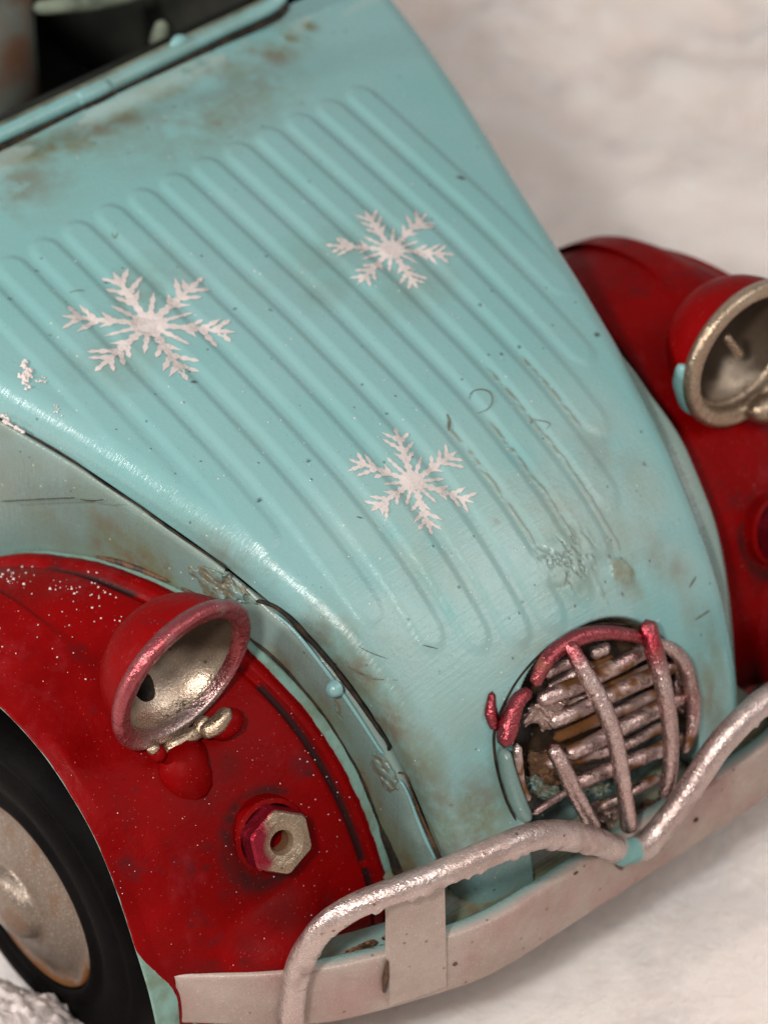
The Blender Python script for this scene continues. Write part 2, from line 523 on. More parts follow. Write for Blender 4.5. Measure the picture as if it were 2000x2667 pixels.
def make_hood():
    ns, na = 540, 440
    sv = np.linspace(-.02, ES[-1] + .02, ns)
    F, Z, Wd, nF, nZ = base(sv)
    c = np.linspace(-1, 1, na)
    V = np.zeros((ns, na, 3)); XX = np.zeros((ns, na))
    core = 1 - 46 / na * 2 * .5
    for i in range(ns):
        Wi = Wd[i] - RS; th0 = math.atan(2 * CRN / Wi)
        D = CRN + RS * (cos(th0) - cos(TH1)) + SK
        a = np.abs(c); cc = .88
        x = np.where(a < cc, a / cc * Wi, 0); off = D - CRN * (x / Wi) ** 2
        t = np.clip((a - cc) / (.095), 0, 1)
        th = th0 + (TH1 - th0) * t
        arc = a >= cc
        xa = Wi + RS * (np.sin(th) - sin(th0)); oa = D - CRN - RS * (cos(th0) - np.cos(th))
        x = np.where(arc, xa, x); off = np.where(arc, oa, off)
        sk = np.clip((a - .975) / .025, 0, 1)
        off = off - sk * SK
        x = x + sk * .003
        X = np.sign(c) * x
        XX[i] = X
        V[i, :, 0] = X; V[i, :, 1] = F[i]; V[i, :, 2] = Z[i]
        h = rib_height(X, np.full(na, sv[i]))
        g = in_grille(X, np.full(na, sv[i]))
        pocket = (1 - sst(.86, 1.0, g)) * sst(1.95, 2.05, sv[i])
        off = off + h - pocket * .115
        V[i, :, 1] += nF[i] * off; V[i, :, 2] += nZ[i] * off
    SS = np.repeat(sv[:, None], na, 1)
    # cracked filler blob near the front, small dents and soft waviness
    nrm = np.stack([np.zeros((ns, na)), np.repeat(nF[:, None], na, 1), np.repeat(nZ[:, None], na, 1)], -1)
    crack = np.abs(fbm(XX * 26 + 5, SS * 26 + 9, 3) - .5)
    def blob(x0, s0, rx, rs): return np.exp(-((XX - x0) / rx) ** 2 - ((SS - s0) / rs) ** 2)
    weld = sst(.35, .7, blob(.085, 1.90, .115, .075) + (fbm(XX * 18, SS * 18, 3) - .5) * .5)
    d = weld * (.007 - .012 * (1 - sst(.0, .045, crack)))
    d += (fbm(XX * 2.5 + 50, SS * 2.5 + 60, 2) - .5) * .008
    glue = np.zeros_like(XX)
    for k, s0, s1 in ((6, 1.45, 1.92), (7, 1.50, 1.90), (7, 1.93, 2.05), (8, 1.38, 1.95), (9, 1.38, 1.66)):
        xr = -.640 + .109 * k + .013
        ln = np.exp(-((XX - xr - (fbm(SS * 30, SS * 0 + k, 2) - .5) * .008) / .006) ** 2)
        glue = np.maximum(glue, .75 * ln * sst(s0, s0 + .05, SS) * (1 - sst(s1 - .03, s1, SS)) * sst(.35, .6, fbm(XX * 70, SS * 70, 2) + .1))
    b3 = sst(.45, .7, blob(.215, 1.985, .04, .045) + (fbm(XX * 30 + 3, SS * 30, 3) - .5) * .7)
    d += glue * .005 + b3 * .006
    V += nrm * d[..., None]
    # where the paint is dirty (each patch has its own place and outline)
    n1 = fbm(XX * 7 + 3, SS * 7 + 2, 5); n2 = fbm(XX * 22 + 30, SS * 22 + 20, 4)
    g = np.zeros_like(XX)
    def patch(px, py, rx, rs, a, lo=.40, hi=.66):
        nonlocal g
        X0, s0 = inv_hood(px, py)
        bb = np.exp(-((XX - X0) / rx) ** 2 - ((SS - s0) / rs) ** 2)
        g = np.maximum(g, .8 * a * bb * sst(lo, hi, n1 * .6 + n2 * .4 + bb * .25))
    edge = np.exp(-((SS - .10 + .05 * (fbm(XX * 3, XX * 0, 2) - .5)) / .075) ** 2)
    g = np.maximum(g, edge * .75 * sst(.30, .66, n1) * (1 - sst(.55, .8, XX)))
    for a in ((40, 400, .14, .08, .9), (30, 480, .16, .12, .75), (210, 340, .12, .05, .75), (440, 240, .12, .05, .7), (620, 190, .13, .06, .6), (720, 140, .07, .06, .9, .3, .5),
              (755, 98, .03, .03, 1.1), (805, 65, .025, .03, 1.1, .3, .5), (560, 300, .28, .12, .6), (330, 330, .25, .10, .45), (640, 250, .2, .1, .6),
              (360, 770, .16, .10, .38), (300, 950, .15, .1, .3), (880, 660, .2, .12, .28), (850, 760, .1, .06, .3), (1060, 760, .15, .1, .3),
              (1120, 1480, .12, .1, .3), (1480, 1380, .12, .18, .55), (1560, 1180, .08, .1, .4), (1600, 1400, .09, .16, .55), (1640, 1500, .06, .08, .75), (1700, 1430, .05, .09, .6, .25, .5),
              (1765, 1490, .04, .05, .7, .25, .5), (1660, 1250, .07, .12, .4), (1500, 1500, .12, .07, .6), (1380, 1700, .10, .05, .5), (1800, 1600, .05, .1, .35),
              (1250, 2130, .10, .12, .95, .28, .55), (1180, 2180, .09, .12, .8, .28, .55), (1110, 2000, .07, .14, .8, .3, .6), (1040, 1880, .05, .12, .9, .3, .55), (960, 1760, .04, .1, .9, .3, .6),
              (850, 1640, .04, .09, .7), (1280, 2030, .1, .08, .45), (1850, 1820, .05, .12, .9, .3, .6), (1860, 1700, .04, .15, .5), (1200, 1900, .12, .1, .3), (900, 1650, .05, .08, .5),
              (1560, 2250, .5, .09, .7, .3, .6), (1000, 1700, .1, .1, .25), (1140, 2110, .1, .1, .8, .3, .6)):
        patch(*a)
    g = np.maximum(g, b3 * .9)
    n3 = fbm(XX * 60, SS * 60, 3)
    for px, py, r, a in ((568, 318, .010, .9), (345, 289, .008, .8), (600, 355, .014, .6), (55, 478, .008, .9), (210, 395, .006, .8), (335, 397, .006, .7), (430, 311, .006, .8),
                         (1050, 1290, .008, .5), (1290, 1360, .008, .6), (1180, 2100, .008, 1), (1225, 2080, .007, 1), (1230, 2150, .006, 1), (1000, 1880, .009, .9), (1015, 1960, .006, .8)):
        X0, s0 = inv_hood(px, py)
        g = np.maximum(g, a * np.exp(-(((XX - X0) ** 2 + (SS - s0) ** 2) / r ** 2)))
    # the skirt low on the bonnet edge stays dirty
    edge_x = sst(.90, 1.0, np.abs(XX) / np.repeat(Wd[:, None], na, 1))
    g = np.maximum(g, edge_x * sst(1.15, 1.6, SS) * .65 * sst(.3, .6, n1))
    g = np.where(g > 0, np.clip(g, 0, 1), 0)
    blackening = np.zeros_like(XX); rust = np.zeros_like(XX)
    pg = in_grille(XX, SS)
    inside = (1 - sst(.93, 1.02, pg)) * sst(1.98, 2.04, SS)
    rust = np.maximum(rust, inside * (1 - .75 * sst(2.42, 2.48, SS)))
    blackening = np.maximum(blackening, inside * sst(.4, .62, n1 + .25 * (2.42 - SS)) * .85)  # darkens the grille opening in patches, more towards its top
    rust = np.maximum(rust, glue * .30)
    rust = np.maximum(rust, weld * (1 - sst(.008, .03, crack)) * .45)
    g = np.maximum(g, glue * .7)
    # black nicks
    for px, py, l, wd, an in ((1200, 468, .014, .007, 1.0), (395, 895, 0, 0, 0), (278, 734, .008, .005, .3), (505, 998, .010, .005, .2), (26, 782, .006, .005, 0), (1190, 1102, 0, 0, 0),
                              (675, 1304, .009, .004, -.2), (802, 1205, .007, .004, -.2), (131, 873, .004, .003, 0), (96, 707, .005, .004, 0), (1352, 904, .005, .005, 0), (1305, 925, .005, .005, 0),
                              (1555, 870, .010, .007, 0), (1250, 795, .005, .004, 0), (1360, 1568, .005, .004, 0), (1007, 1077, .004, .004, 0), (1620, 1548, .005, .006, 0), (694, 670, .005, .004, 0),
                              (612, 803, .005, .004, 0), (704, 812, .004, .004, 0), (1585, 1450, .006, .006, 0), (1678, 1208, .006, .005, 0), (1280, 760, .004, .004, 0), (1062, 1614, .004, .004, 0)):
        if not l: continue
        X0, s0 = inv_hood(px, py)
        u = (XX - X0) * cos(an) + (SS - s0) * sin(an); v = -(XX - X0) * sin(an) + (SS - s0) * cos(an)
        blackening = np.maximum(blackening, np.clip(1.6 * np.exp(-(u / l) ** 2 - (v / wd) ** 2) - .3 + .3 * (n3 - .5), 0, 1) * .93)
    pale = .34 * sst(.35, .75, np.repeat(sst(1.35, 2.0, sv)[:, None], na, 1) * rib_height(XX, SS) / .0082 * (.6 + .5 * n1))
    pale = np.maximum(pale, .85 * edge * sst(.45, .6, fbm(XX * 9, SS * 16 + 7, 3)) * np.exp(-((SS - .045) / .045) ** 2))
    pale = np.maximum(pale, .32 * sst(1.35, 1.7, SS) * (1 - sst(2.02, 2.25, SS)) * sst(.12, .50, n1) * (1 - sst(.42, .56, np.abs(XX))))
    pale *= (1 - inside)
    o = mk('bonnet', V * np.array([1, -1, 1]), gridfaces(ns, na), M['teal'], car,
           attrs=dict(grime_shade=g * (1 - inside), blackening=blackening, rust=rust, pale=pale))
    o['label'] = 'teal ribbed bonnet with three printed snowflakes'
    me = o.data
    return o, V


# lookup of bonnet coordinates for photo points
_sg = np.linspace(0, 2.6, 260); _xg = np.linspace(-1, 1, 241)


def _lookup():
    F, Z, Wd, nF, nZ = base(_sg)
    P = []
    for x in _xg:
        Wi = Wd - RS; xx = np.clip(abs(x), 0, Wd)
        th0 = np.arctan(2 * CRN / Wi)
        D = CRN + RS * (np.cos(th0) - cos(TH1)) + SK
        off = D - CRN * (xx / Wi) ** 2
        p = np.stack([np.full_like(F, x), -(F + nF * off), Z + nZ * off], -1)
        P.append(p)
    P = np.stack(P)                       # x, s, 3
    q = P - CP; z = -(q @ cb_)
    ok = np.abs(_xg)[:, None] <= Wd[None, :]
    U = 1000 + FOC * (q @ cr_) / z; Vv = 1333.5 - FOC * (q @ cu_) / z
    U[~ok] = 1e6
    return U, Vv


_LU, _LV = _lookup()


def inv_hood(px, py):
    d = (_LU - px) ** 2 + (_LV - py) ** 2
    i, j = np.unravel_index(d.argmin(), d.shape)
    if 0 < i < len(_xg) - 1 and 0 < j < len(_sg) - 1 and _LU[i - 1, j] < 1e5 and _LU[i + 1, j] < 1e5:
        a = (_LU[i + 1, j] - _LU[i - 1, j]) / 2; b_ = (_LU[i, j + 1] - _LU[i, j - 1]) / 2
        c = (_LV[i + 1, j] - _LV[i - 1, j]) / 2; e = (_LV[i, j + 1] - _LV[i, j - 1]) / 2
        du = px - _LU[i, j]; dv = py - _LV[i, j]; det = a * e - b_ * c
        if abs(det) > 1e-9:
            fi = np.clip((du * e - b_ * dv) / det, -1, 1); fj = np.clip((a * dv - c * du) / det, -1, 1)
            return _xg[i] + fi * (_xg[1] - _xg[0]), _sg[j] + fj * (_sg[1] - _sg[0])
    return _xg[i], _sg[j]


hood, hoodV = make_hood()
hm = hood.data
hood_bvh = BVHTree.FromPolygons([v.co[:] for v in hm.vertices], [tuple(p.vertices) for p in hm.polygons])


def on(bvh, px, py, off=0.0):
    """the point of a surface seen at a photo point, lifted off it by off"""
    loc, n, i, d = bvh.ray_cast(Vector(CP), Vector(ray(px, py)))
    if loc is None: return None
    if n.dot(Vector(ray(px, py))) > 0: n = -n
    return loc + n * off


def hood_pt(X, s, off=0.0):
    F, Z, Wd, nF, nZ = base(np.array([s]))
    Wi = Wd[0] - RS; th0 = math.atan(2 * CRN / Wi)
    D = CRN + RS * (cos(th0) - cos(TH1)) + SK
    o = D - CRN * (X / Wi) ** 2 + off
    return W3(X, F[0] + nF[0] * o, Z[0] + nZ[0] * o)


# ------------------------------------------------------------------ snowflakes printed on the bonnet
def snowflake(cx, cy, U, Vv, seed, dens=1.0, minor=True):
    rnd = random.Random(seed)
    polys = []

    def spike(x, y, a, l, wd, teeth=True):
        k = max(3, int(l / .055))
        L_ = []; R_ = []
        for i in range(k + 1):
            t = i / k
            ww = wd * (1 - .55 * t) * (1 + (.75 if i % 2 else -.15) * (1 if teeth else .2) * rnd.uniform(.4, 1.2))
            if i == k: ww = wd * .12
            px, py = x + cos(a) * l * t, y + sin(a) * l * t
            L_.append((px - sin(a) * ww, py + cos(a) * ww)); R_.append((px + sin(a) * ww, py - cos(a) * ww))
        for i in range(k):
            polys.append([L_[i], L_[i + 1], R_[i + 1], R_[i]])
    for k in range(6):
        a = k * pi / 3
        spike(0, 0, a, 1.0 * rnd.uniform(.94, 1.03), .045)
        for t, l in ((.40, .22), (.58, .31), (.74, .26)):
            for sgn in (-1, 1):
                t2 = t + rnd.uniform(-.04, .04)
                spike(cos(a) * t2, sin(a) * t2, a + sgn * rnd.uniform(.72, .95), l * rnd.uniform(.8, 1.15), .035)
        if minor:
            spike(0, 0, a + pi / 6, rnd.uniform(.46, .56), .034, True)
    polys.append([(.155 * cos(t) * rnd.uniform(.85, 1.15), .155 * sin(t) * rnd.uniform(.85, 1.15)) for t in np.linspace(0, 2 * pi, 22)[:-1]])
    V = []; Fc = []
    lift = 0
    for pg in polys:
        idx = []
        lift = (lift + 1) % 9
        for (x, y) in pg:
            p = on(hood_bvh, cx + x * U[0] + y * Vv[0], cy + x * U[1] + y * Vv[1], .0012 + lift * .00012)
            if p is None: idx = None; break
            V.append(tuple(p)); idx.append(len(V) - 1)
        if idx: Fc.append(idx)
    o = mk('snowflake', V, Fc, M['flake'], hood, smooth=False)
    return o


for (nm, a) in (('large printed white snowflake on the left of the bonnet', (388, 845, (235, 22), (23, -151), 3)),
                ('printed white snowflake high on the right of the bonnet', (1019, 651, (165, 12.5), (11, -115), 5)),
                ('printed white snowflake low on the bonnet near the grille', (1076, 1255, (165, 57), (40, -127), 8))):
    snowflake(*a)['label'] = nm

# ------------------------------------------------------------------ grille
gr = bpy.data.objects.new('grille', None); COL.objects.link(gr); gr.parent = car


def px_on_hood(pts, off):
    out = []
    for p in pts:
        X, s = inv_hood(p[0], p[1])
        o = off if len(p) < 3 else p[2]
        # exact depth: move along the sight line to the smooth bonnet surface, then lift
        q = hood_pt(X, s, o)
        d = Vector(ray(p[0], p[1])); c = Vector(CP)
        _, _, _, nf, nz_ = base(np.array([s])); nn = Vector((0, -nf[0], nz_[0]))
        t = (q - c).dot(nn) / d.dot(nn)
        out.append(c + d * t)
    return out


nz = lambda k, a, b: (lambda t, an, V: sst(a, b, fbm(V[:, 0] * k, V[:, 2] * k + V[:, 1] * k, 4)))
red_soft = lambda amt, lo=.3, hi=.6: (lambda t, an, V: amt * sst(lo, hi, fbm(V[:, 0] * 14 + 7, V[:, 2] * 14, 3)))
tube('grille_frame', px_on_hood([(1690, 1668), (1640, 1655), (1575, 1648), (1510, 1660), (1455, 1690), (1415, 1735), (1388, 1790)], .020), [.016, .019, .021, .023, .023, .021, .017], M['gril'], gr, rough=.14, rfreq=22,
     attrs=dict(red=lambda t, an, V: np.full_like(t, .86), grime_shade=nz(30, .62, .8)))['label'] = 'red painted upper arc of the grille frame'
tube('grille_frame', px_on_hood([(1386, 1798), (1350, 1825), (1330, 1870), (1318, 1915), (1312, 1950)], .024), [.014, .022, .028, .027, .02], M['gril'], gr, rough=.2, rfreq=22,
     attrs=dict(red=lambda t, an, V: np.full_like(t, .88)))
tube('grille_frame', px_on_hood([(1700, 1672), (1742, 1688), (1778, 1722), (1798, 1780), (1805, 1850), (1798, 1915), (1778, 1965)], .010), [.014, .02, .022, .021, .020, .018, .012], M['gril'], gr, rough=.22, rfreq=28, attrs=dict(red=red_soft(.3), grime_shade=nz(22, .5, .66)))
tube('grille_frame', px_on_hood([(1308, 1945), (1322, 2010), (1345, 2080), (1372, 2140)], .012), [.028, .034, .036, .032], M['teal2'], gr, rough=.08, flat=.6)
tube('grille_frame', px_on_hood([(1345, 1935), (1350, 1990), (1362, 2050), (1380, 2090)], .016), [.012, .012, .01, .008], M['gril'], gr, rough=.3, attrs=dict(grime_shade=nz(22, .35, .6)))
tube('paint_blob', px_on_hood([(1282, 1800), (1279, 1850), (1290, 1905)], .006), [.006, .018, .011], M['gril'], gr, rough=.3, rfreq=40, attrs=dict(red=lambda t, an, V: np.full_like(t, .9)))
tube('frame_gap', px_on_hood([(1640, 1628), (1560, 1626), (1480, 1650), (1410, 1700), (1350, 1768), (1312, 1835), (1290, 1890), (1286, 1940), (1296, 2010), (1318, 2085), (1345, 2140)], -.001), [.003, .004, .004, .004, .003], M['black'], gr, m=8)
# slats across the opening
SLP = ([(1410, 1762), (1450, 1738), (1500, 1716)], [(1536, 1706), (1562, 1694), (1588, 1684)],
       [(1398, 1826), (1450, 1806), (1515, 1780), (1600, 1737), (1690, 1688), (1730, 1668)],
       [(1425, 1886), (1480, 1862), (1560, 1824), (1640, 1787), (1700, 1760), (1770, 1722)],
       [(1470, 1968), (1540, 1938), (1620, 1894), (1705, 1852), (1795, 1806)],
       [(1480, 2050), (1560, 2016), (1640, 1985), (1706, 1960), (1760, 1932), (1812, 1898)],
       [(1384, 2122), (1430, 2092), (1478, 2062)], [(1560, 2105), (1640, 2066), (1720, 2022)], [(1650, 2132), (1700, 2104), (1752, 2066)])
for i, P_ in enumerate(SLP):
    tk = (.018, .020, .024, .023, .023, .022, .010, .014, .014)[i]
    tube('grille_slat', px_on_hood(P_, -.018 if i > 1 else -.03), [tk * .9, tk, tk * .97, tk, tk * .9], M['gril'], gr, rough=.06, rfreq=20, m=16,
         attrs=dict(red=red_soft(.25, .45, .75), grime_shade=nz(16, .50, .66)))
for P_ in ([(1420, 1858), (1520, 1822), (1640, 1768), (1715, 1735)], [(1440, 1925), (1540, 1880), (1640, 1840), (1712, 1805)], [(1420, 1990), (1500, 1975), (1600, 1950), (1700, 1905), (1770, 1870)], [(1420, 1800), (1500, 1755), (1600, 1715)]):
    tube('rust_layer', px_on_hood(P_, -.046), [.016, .020, .016], M['gril'], gr, rough=.2, rfreq=30, attrs=dict(grime_shade=nz(12, .30, .62)))
bars = (('leaning silver bar left in the grille', [(1432, 1938, .018), (1462, 1990, .034), (1505, 2080, .038), (1552, 2168, .04)], [.020, .023, .022, .021], (0.0, .02)),
        ('middle silver bar of the grille', [(1478, 1668, .030), (1505, 1720, .045), (1560, 1820, .052), (1600, 1920, .052), (1622, 2040, .048), (1640, 2168, .045)], [.021, .024, .024, .023, .022, .024], (0.06, .16)),
        ('right silver bar standing above the grille frame', [(1682, 1612, .03), (1700, 1680, .045), (1728, 1790, .052), (1745, 1900, .05), (1745, 2000, .046), (1730, 2082, .042)], [.025, .026, .024, .023, .022, .020], (0.2, .36)))
for lb, pts, r, (ra, rb) in bars:
    o = tube('grille_bar', px_on_hood(pts, .04), r, M['gril'], gr, rough=.05, rfreq=22, m=18,
             attrs=dict(red=lambda t, an, V, rb=rb: .8 * (1 - sst(rb * .4, rb, t)) + .15 * sst(.45, .7, fbm(V[:, 0] * 12, V[:, 2] * 12, 3)), grime_shade=lambda t, an, V: .6 * sst(.6, .75, fbm(V[:, 0] * 18 + 4, V[:, 2] * 18, 4)) * (1 - t * .5)))
    o['label'] = lb


def blobs(name, pts, mat, parent, r, seed, attrs=None):
    rnd = random.Random(seed)
    V = []; Fc = []; at = {}
    for p in pts:
        rr = r * rnd.uniform(.6, 1.3)
        n0 = len(V)
        ax = Matrix.Rotation(rnd.random() * 3, 3, 'X') @ Matrix.Rotation(rnd.random() * 6, 3, 'Z')
        sc = (rnd.uniform(.7, 1.5), rnd.uniform(.7, 1.2), rnd.uniform(.6, 1))
        for i in range(5):
            th = pi * i / 4
            for j in range(7):
                ph = 2 * pi * j / 7
                q = Vector((sin(th) * cos(ph) * sc[0], sin(th) * sin(ph) * sc[1], cos(th) * sc[2])) * rr * rnd.uniform(.85, 1.1)
                V.append(tuple(Vector(p) + ax @ q))
        for f in gridfaces(5, 7, True): Fc.append([int(k) + n0 for k in f])
    return mk(name, V, Fc, mat, parent)


rnd = random.Random(4)


def rough_patch_fwd(*a, **k): _later.append((a, k))


_later = []
ph = lambda off: (lambda pts: px_on_hood(pts, off))
rough_patch_fwd('solder_crust', None, (1425, 1850), (62, -34), (22, 48), .020, M['gril'], gr, 40, n=60, m=50, cut=.34, seed=2, base_pts=ph(-.028))
rough_patch_fwd('solder_crust', None, (1778, 1790), (16, 92), (26, -6), .018, M['gril'], gr, 40, n=60, m=30, cut=.34, seed=5, base_pts=ph(-.020))
rough_patch_fwd('rust_crust', None, (1415, 2000), (62, 26), (-20, 46), .026, M['rust'], gr, 34, n=60, m=44, cut=.30, seed=7, base_pts=ph(-.055))
rough_patch_fwd('paint_crust', None, (1415, 2052), (58, 22), (-12, 30), .022, M['teal2'], gr, 40, n=60, m=40, cut=.36, seed=8, base_pts=ph(-.040))
rough_patch_fwd('paint_crust', None, (1550, 2055), (48, 8), (-8, 34), .020, M['teal2'], gr, 40, n=50, m=34, cut=.36, seed=12, base_pts=ph(-.045))
rough_patch_fwd('solder_crust', None, (1580, 2130), (52, 18), (-14, 42), .022, M['gril'], gr, 46, n=60, m=40, cut=.34, seed=13, base_pts=ph(-.045))
rough_patch_fwd('rust_crust', None, (1690, 2120), (50, -20), (10, 36), .018, M['rust'], gr, 46, n=60, m=36, cut=.34, seed=16, base_pts=ph(-.03))

# ------------------------------------------------------------------ body sides (below the bonnet edge)
def body_side(sgn):
    Fv = np.r_[np.linspace(-3.25, -.7, 46), np.linspace(-.69, .80, 210)]
    rows = [(.0, -.016), (.004, -.004), (.012, .000), (.022, -.006), (.030, -.022), (.036, -.045), (.040, -.075), (.043, -.12), (.046, -.2), (.046, -.32), (.044, -.5), (.04, -.7), (.03, -.95)]
    V = []; G = []; P = []
    for F in Fv:
        Wd = Wf(F) if F > -1.37 else 1.045 + (-1.37 - F) * .1
        Zd = Zf(F) if F > -1.37 else 1.552 + (-1.37 - F) * .02
        inset = .018 * sst(.14, .22, F) * (1 - sst(.6, .66, F)) + .004
        for k, (dx, dz) in enumerate(rows):
            bulge = 1 + .3 * sst(.0, .5, F)
            x = Wd - .012 + dx * bulge * (.55 if sgn < 0 else 1) - (inset if k < 2 else 0)
            z = Zd + dz - .012 - (.012 * sst(.14, .22, F) if k < 6 else 0)
            if k == len(rows) - 1: z = .45
            z = max(z, .45)
            F2 = F
            if sgn > 0 and k >= 2: x += .062 * sst(-.02, .38, F) * (1 - sst(.50, .78, F))
            V.append((sgn * x, -F2, z))
            n = fbm(np.array([F * 8 + 3]), np.array([z * 8]), 4)[0]
            low = sst(.05, .16, -dz) * sst(-.6, -.1, F)
            G.append(np.clip((.25 + .75 * low) * sst(.35, .62, n + .1 * low), 0, 1) * (.9 if sgn < 0 else .6))
            P.append(.25 if k in (2, 3) else 0)  # bead's highlight put into the colour as a pale line
    o = mk('body_side', V, gridfaces(len(Fv), len(rows)), M['teal2'], car, attrs=dict(grime_shade=G, pale=P), solid=.012, recalc=True)
    return o


bs1 = body_side(-1); bs1['label'] = 'dirty teal body side below the bonnet, near side'
bs2 = body_side(1)
# black lines where the bonnet meets the body
def side_curve(pxs, off):
    out = []
    for (px, py) in pxs:
        X = -.6
        for _ in range(50):
            q = hit(px, py, 0, X); X = -(Wf(q[1]) + off) * .5 + X * .5
        out.append(W3(X, q[1], q[2]))
    return out


def black_line(pxs, r, off=.004, name='panel_gap', mat='black'):
    return tube(name, side_curve(pxs, off - .003), [k * (.62 if name == 'panel_gap' else 1.0) for k in np.atleast_1d(r)], M[mat], car, m=8, rough=.3, rfreq=40)


black_line([(0, 1093), (100, 1146), (190, 1199), (240, 1237), (295, 1275), (360, 1316), (422, 1363), (506, 1422), (560, 1457), (588, 1477), (588, 1490), (584, 1508)], [.003, .005, .004, .005, .006, .005, .005], .003)
black_line([(655, 1588), (645, 1572), (660, 1564), (690, 1570), (719, 1582), (760, 1614), (800, 1658), (845, 1708), (909, 1790), (972, 1880), (1012, 1940), (1009, 1958)], [.004, .008, .009, .013, .014, .013, .013, .012, .010, .009, .006], .0)
black_line([(1010, 1990), (1030, 2012), (1054, 2018), (1072, 2062), (1096, 2126), (1125, 2190), (1150, 2245)], [.003, .005, .005, .007, .008, .007], .003, mat='rust')
black_line([(0, 1306), (90, 1301), (198, 1296)], .0022, .052)
black_line([(205, 1300), (240, 1304), (272, 1301)], .0022, .052)
# pale edge of the panel beside the gap
tube('panel_edge', side_curve([(712, 1596), (760, 1638), (820, 1710), (880, 1790), (940, 1878), (990, 1955), (1002, 1965)], .012), [.004, .006, .006, .006, .004], M['teal'], car, m=8)
tube('panel_edge', side_curve([(1040, 2030), (1060, 2065), (1085, 2130), (1110, 2190), (1135, 2245)], .012), [.004, .005, .005], M['teal'], car, m=8)
lathe('rivet', [(0, .026), (.012, .024), (.020, .014), (.024, 0)], M['teal'], car, tuple(np.array(side_curve([(872, 1793)], .03)[0]) * (1, -1, 1)), (-1, -.35, .35), 18)
# rough soldered and filled places
bs_bvh = BVHTree.FromPolygons([v.co[:] for v in bs1.data.vertices], [tuple(p.vertices) for p in bs1.data.polygons])


def rough_patch(name, bvh, c, ax1, ax2, h, mat, parent, freq=26, n=70, m=44, cut=.42, seed=0, attrs=None, lift=0, base_pts=None):
    """a crusty lump that lies on the surface seen at c; outline and relief from noise"""
    V = []; H = []; K_ = []
    for i in range(n):
        for j in range(m):
            u = (i / (n - 1)) * 2 - 1; v = (j / (m - 1)) * 2 - 1
            px = c[0] + ax1[0] * u + ax2[0] * v; py = c[1] + ax1[1] * u + ax2[1] * v
            k = fbm(np.array([u * 3 + seed]), np.array([v * 3 * m / n + seed]), 3)[0]
            msk = sst(cut, cut + .25, (1 - hypot(u, v) ** 2) * .6 + (k - .35))
            p = base_pts([(px, py)])[0] if base_pts else on(bvh, px, py, 0)
            if p is None: p = V[-1] if V else Vector((0, 0, 0)); p = Vector(p); msk = 0
            f = abs(fbm(np.array([(p.x + p.y) * freq + seed]), np.array([(p.z + .4 * p.x - .4 * p.y) * freq + seed]), 4)[0] - .5) * 3
            hh = -.004 + float(msk) * (.004 + h * (.35 + f)) + lift
            V.append(tuple(p - Vector(ray(px, py)) * hh)); H.append(float(sst(.55, .15, f))); K_.append(float(msk))
    fc_ = [[int(t) for t in f] for f in gridfaces(n, m) if max(K_[int(t)] for t in f) > .03]
    return mk(name, V, fc_, mat, parent, attrs=dict(grime_shade=[q * .6 for q in H], rust=[q * (.35 if mat.name.startswith('teal') else .6) for q in H]))


for a_, k_ in _later: rough_patch(*a_, **k_)
rough_patch('filler_crust', bs_bvh, (578, 1528), (95, 46), (-18, 36), .015, M['teal2'], car, 30, n=90, m=56, seed=4, cut=.22)
rough_patch('filler_crust', bs_bvh, (1003, 2010), (34, 62), (-26, 14), .010, M['teal2'], car, 36, n=60, m=40, seed=9, cut=.26)
rough_patch('filler_crust', bs_bvh, (878, 1838), (20, 60), (-14, 6), .006, M['teal2'], car, 44, n=50, m=30, seed=19, cut=.5)

# ------------------------------------------------------------------ fenders
PLAN = np.array([(0, .952), (.45, .952), (.55, .938), (.62, .915), (.78, .862), (.92, .805), (1.08, .70), (1.18, .62), (1.27, .545)])
def planF(X): return np.interp(np.abs(X), PLAN[:, 0], PLAN[:, 1])
phis_b = [(200, .83), (165, .84), (140, .834), (126, .79), (113, .776), (104, .768), (95, .766), (85, .762), (75, .735), (67, .730), (61, .722), (53, .710), (44, .694), (32, .672), (20, .663), (8, .66), (-12, .66)]
R_top = [(200, .86), (150, .86), (120, .85), (100, .80), (85, .755), (60, .715), (38, .700), (15, .655), (0, .61), (-18, .61)]
R_lip = [(200, .80), (150, .78), (100, .72), (81, .735), (72, .72), (63, .703), (55, .68), (45, .64), (35, .603), (26, .589), (15, .591), (5, .598), (-18, .61)]
def tabl(t, p):
    a = np.array(sorted(t)); return np.interp(p, a[:, 0], a[:, 1])


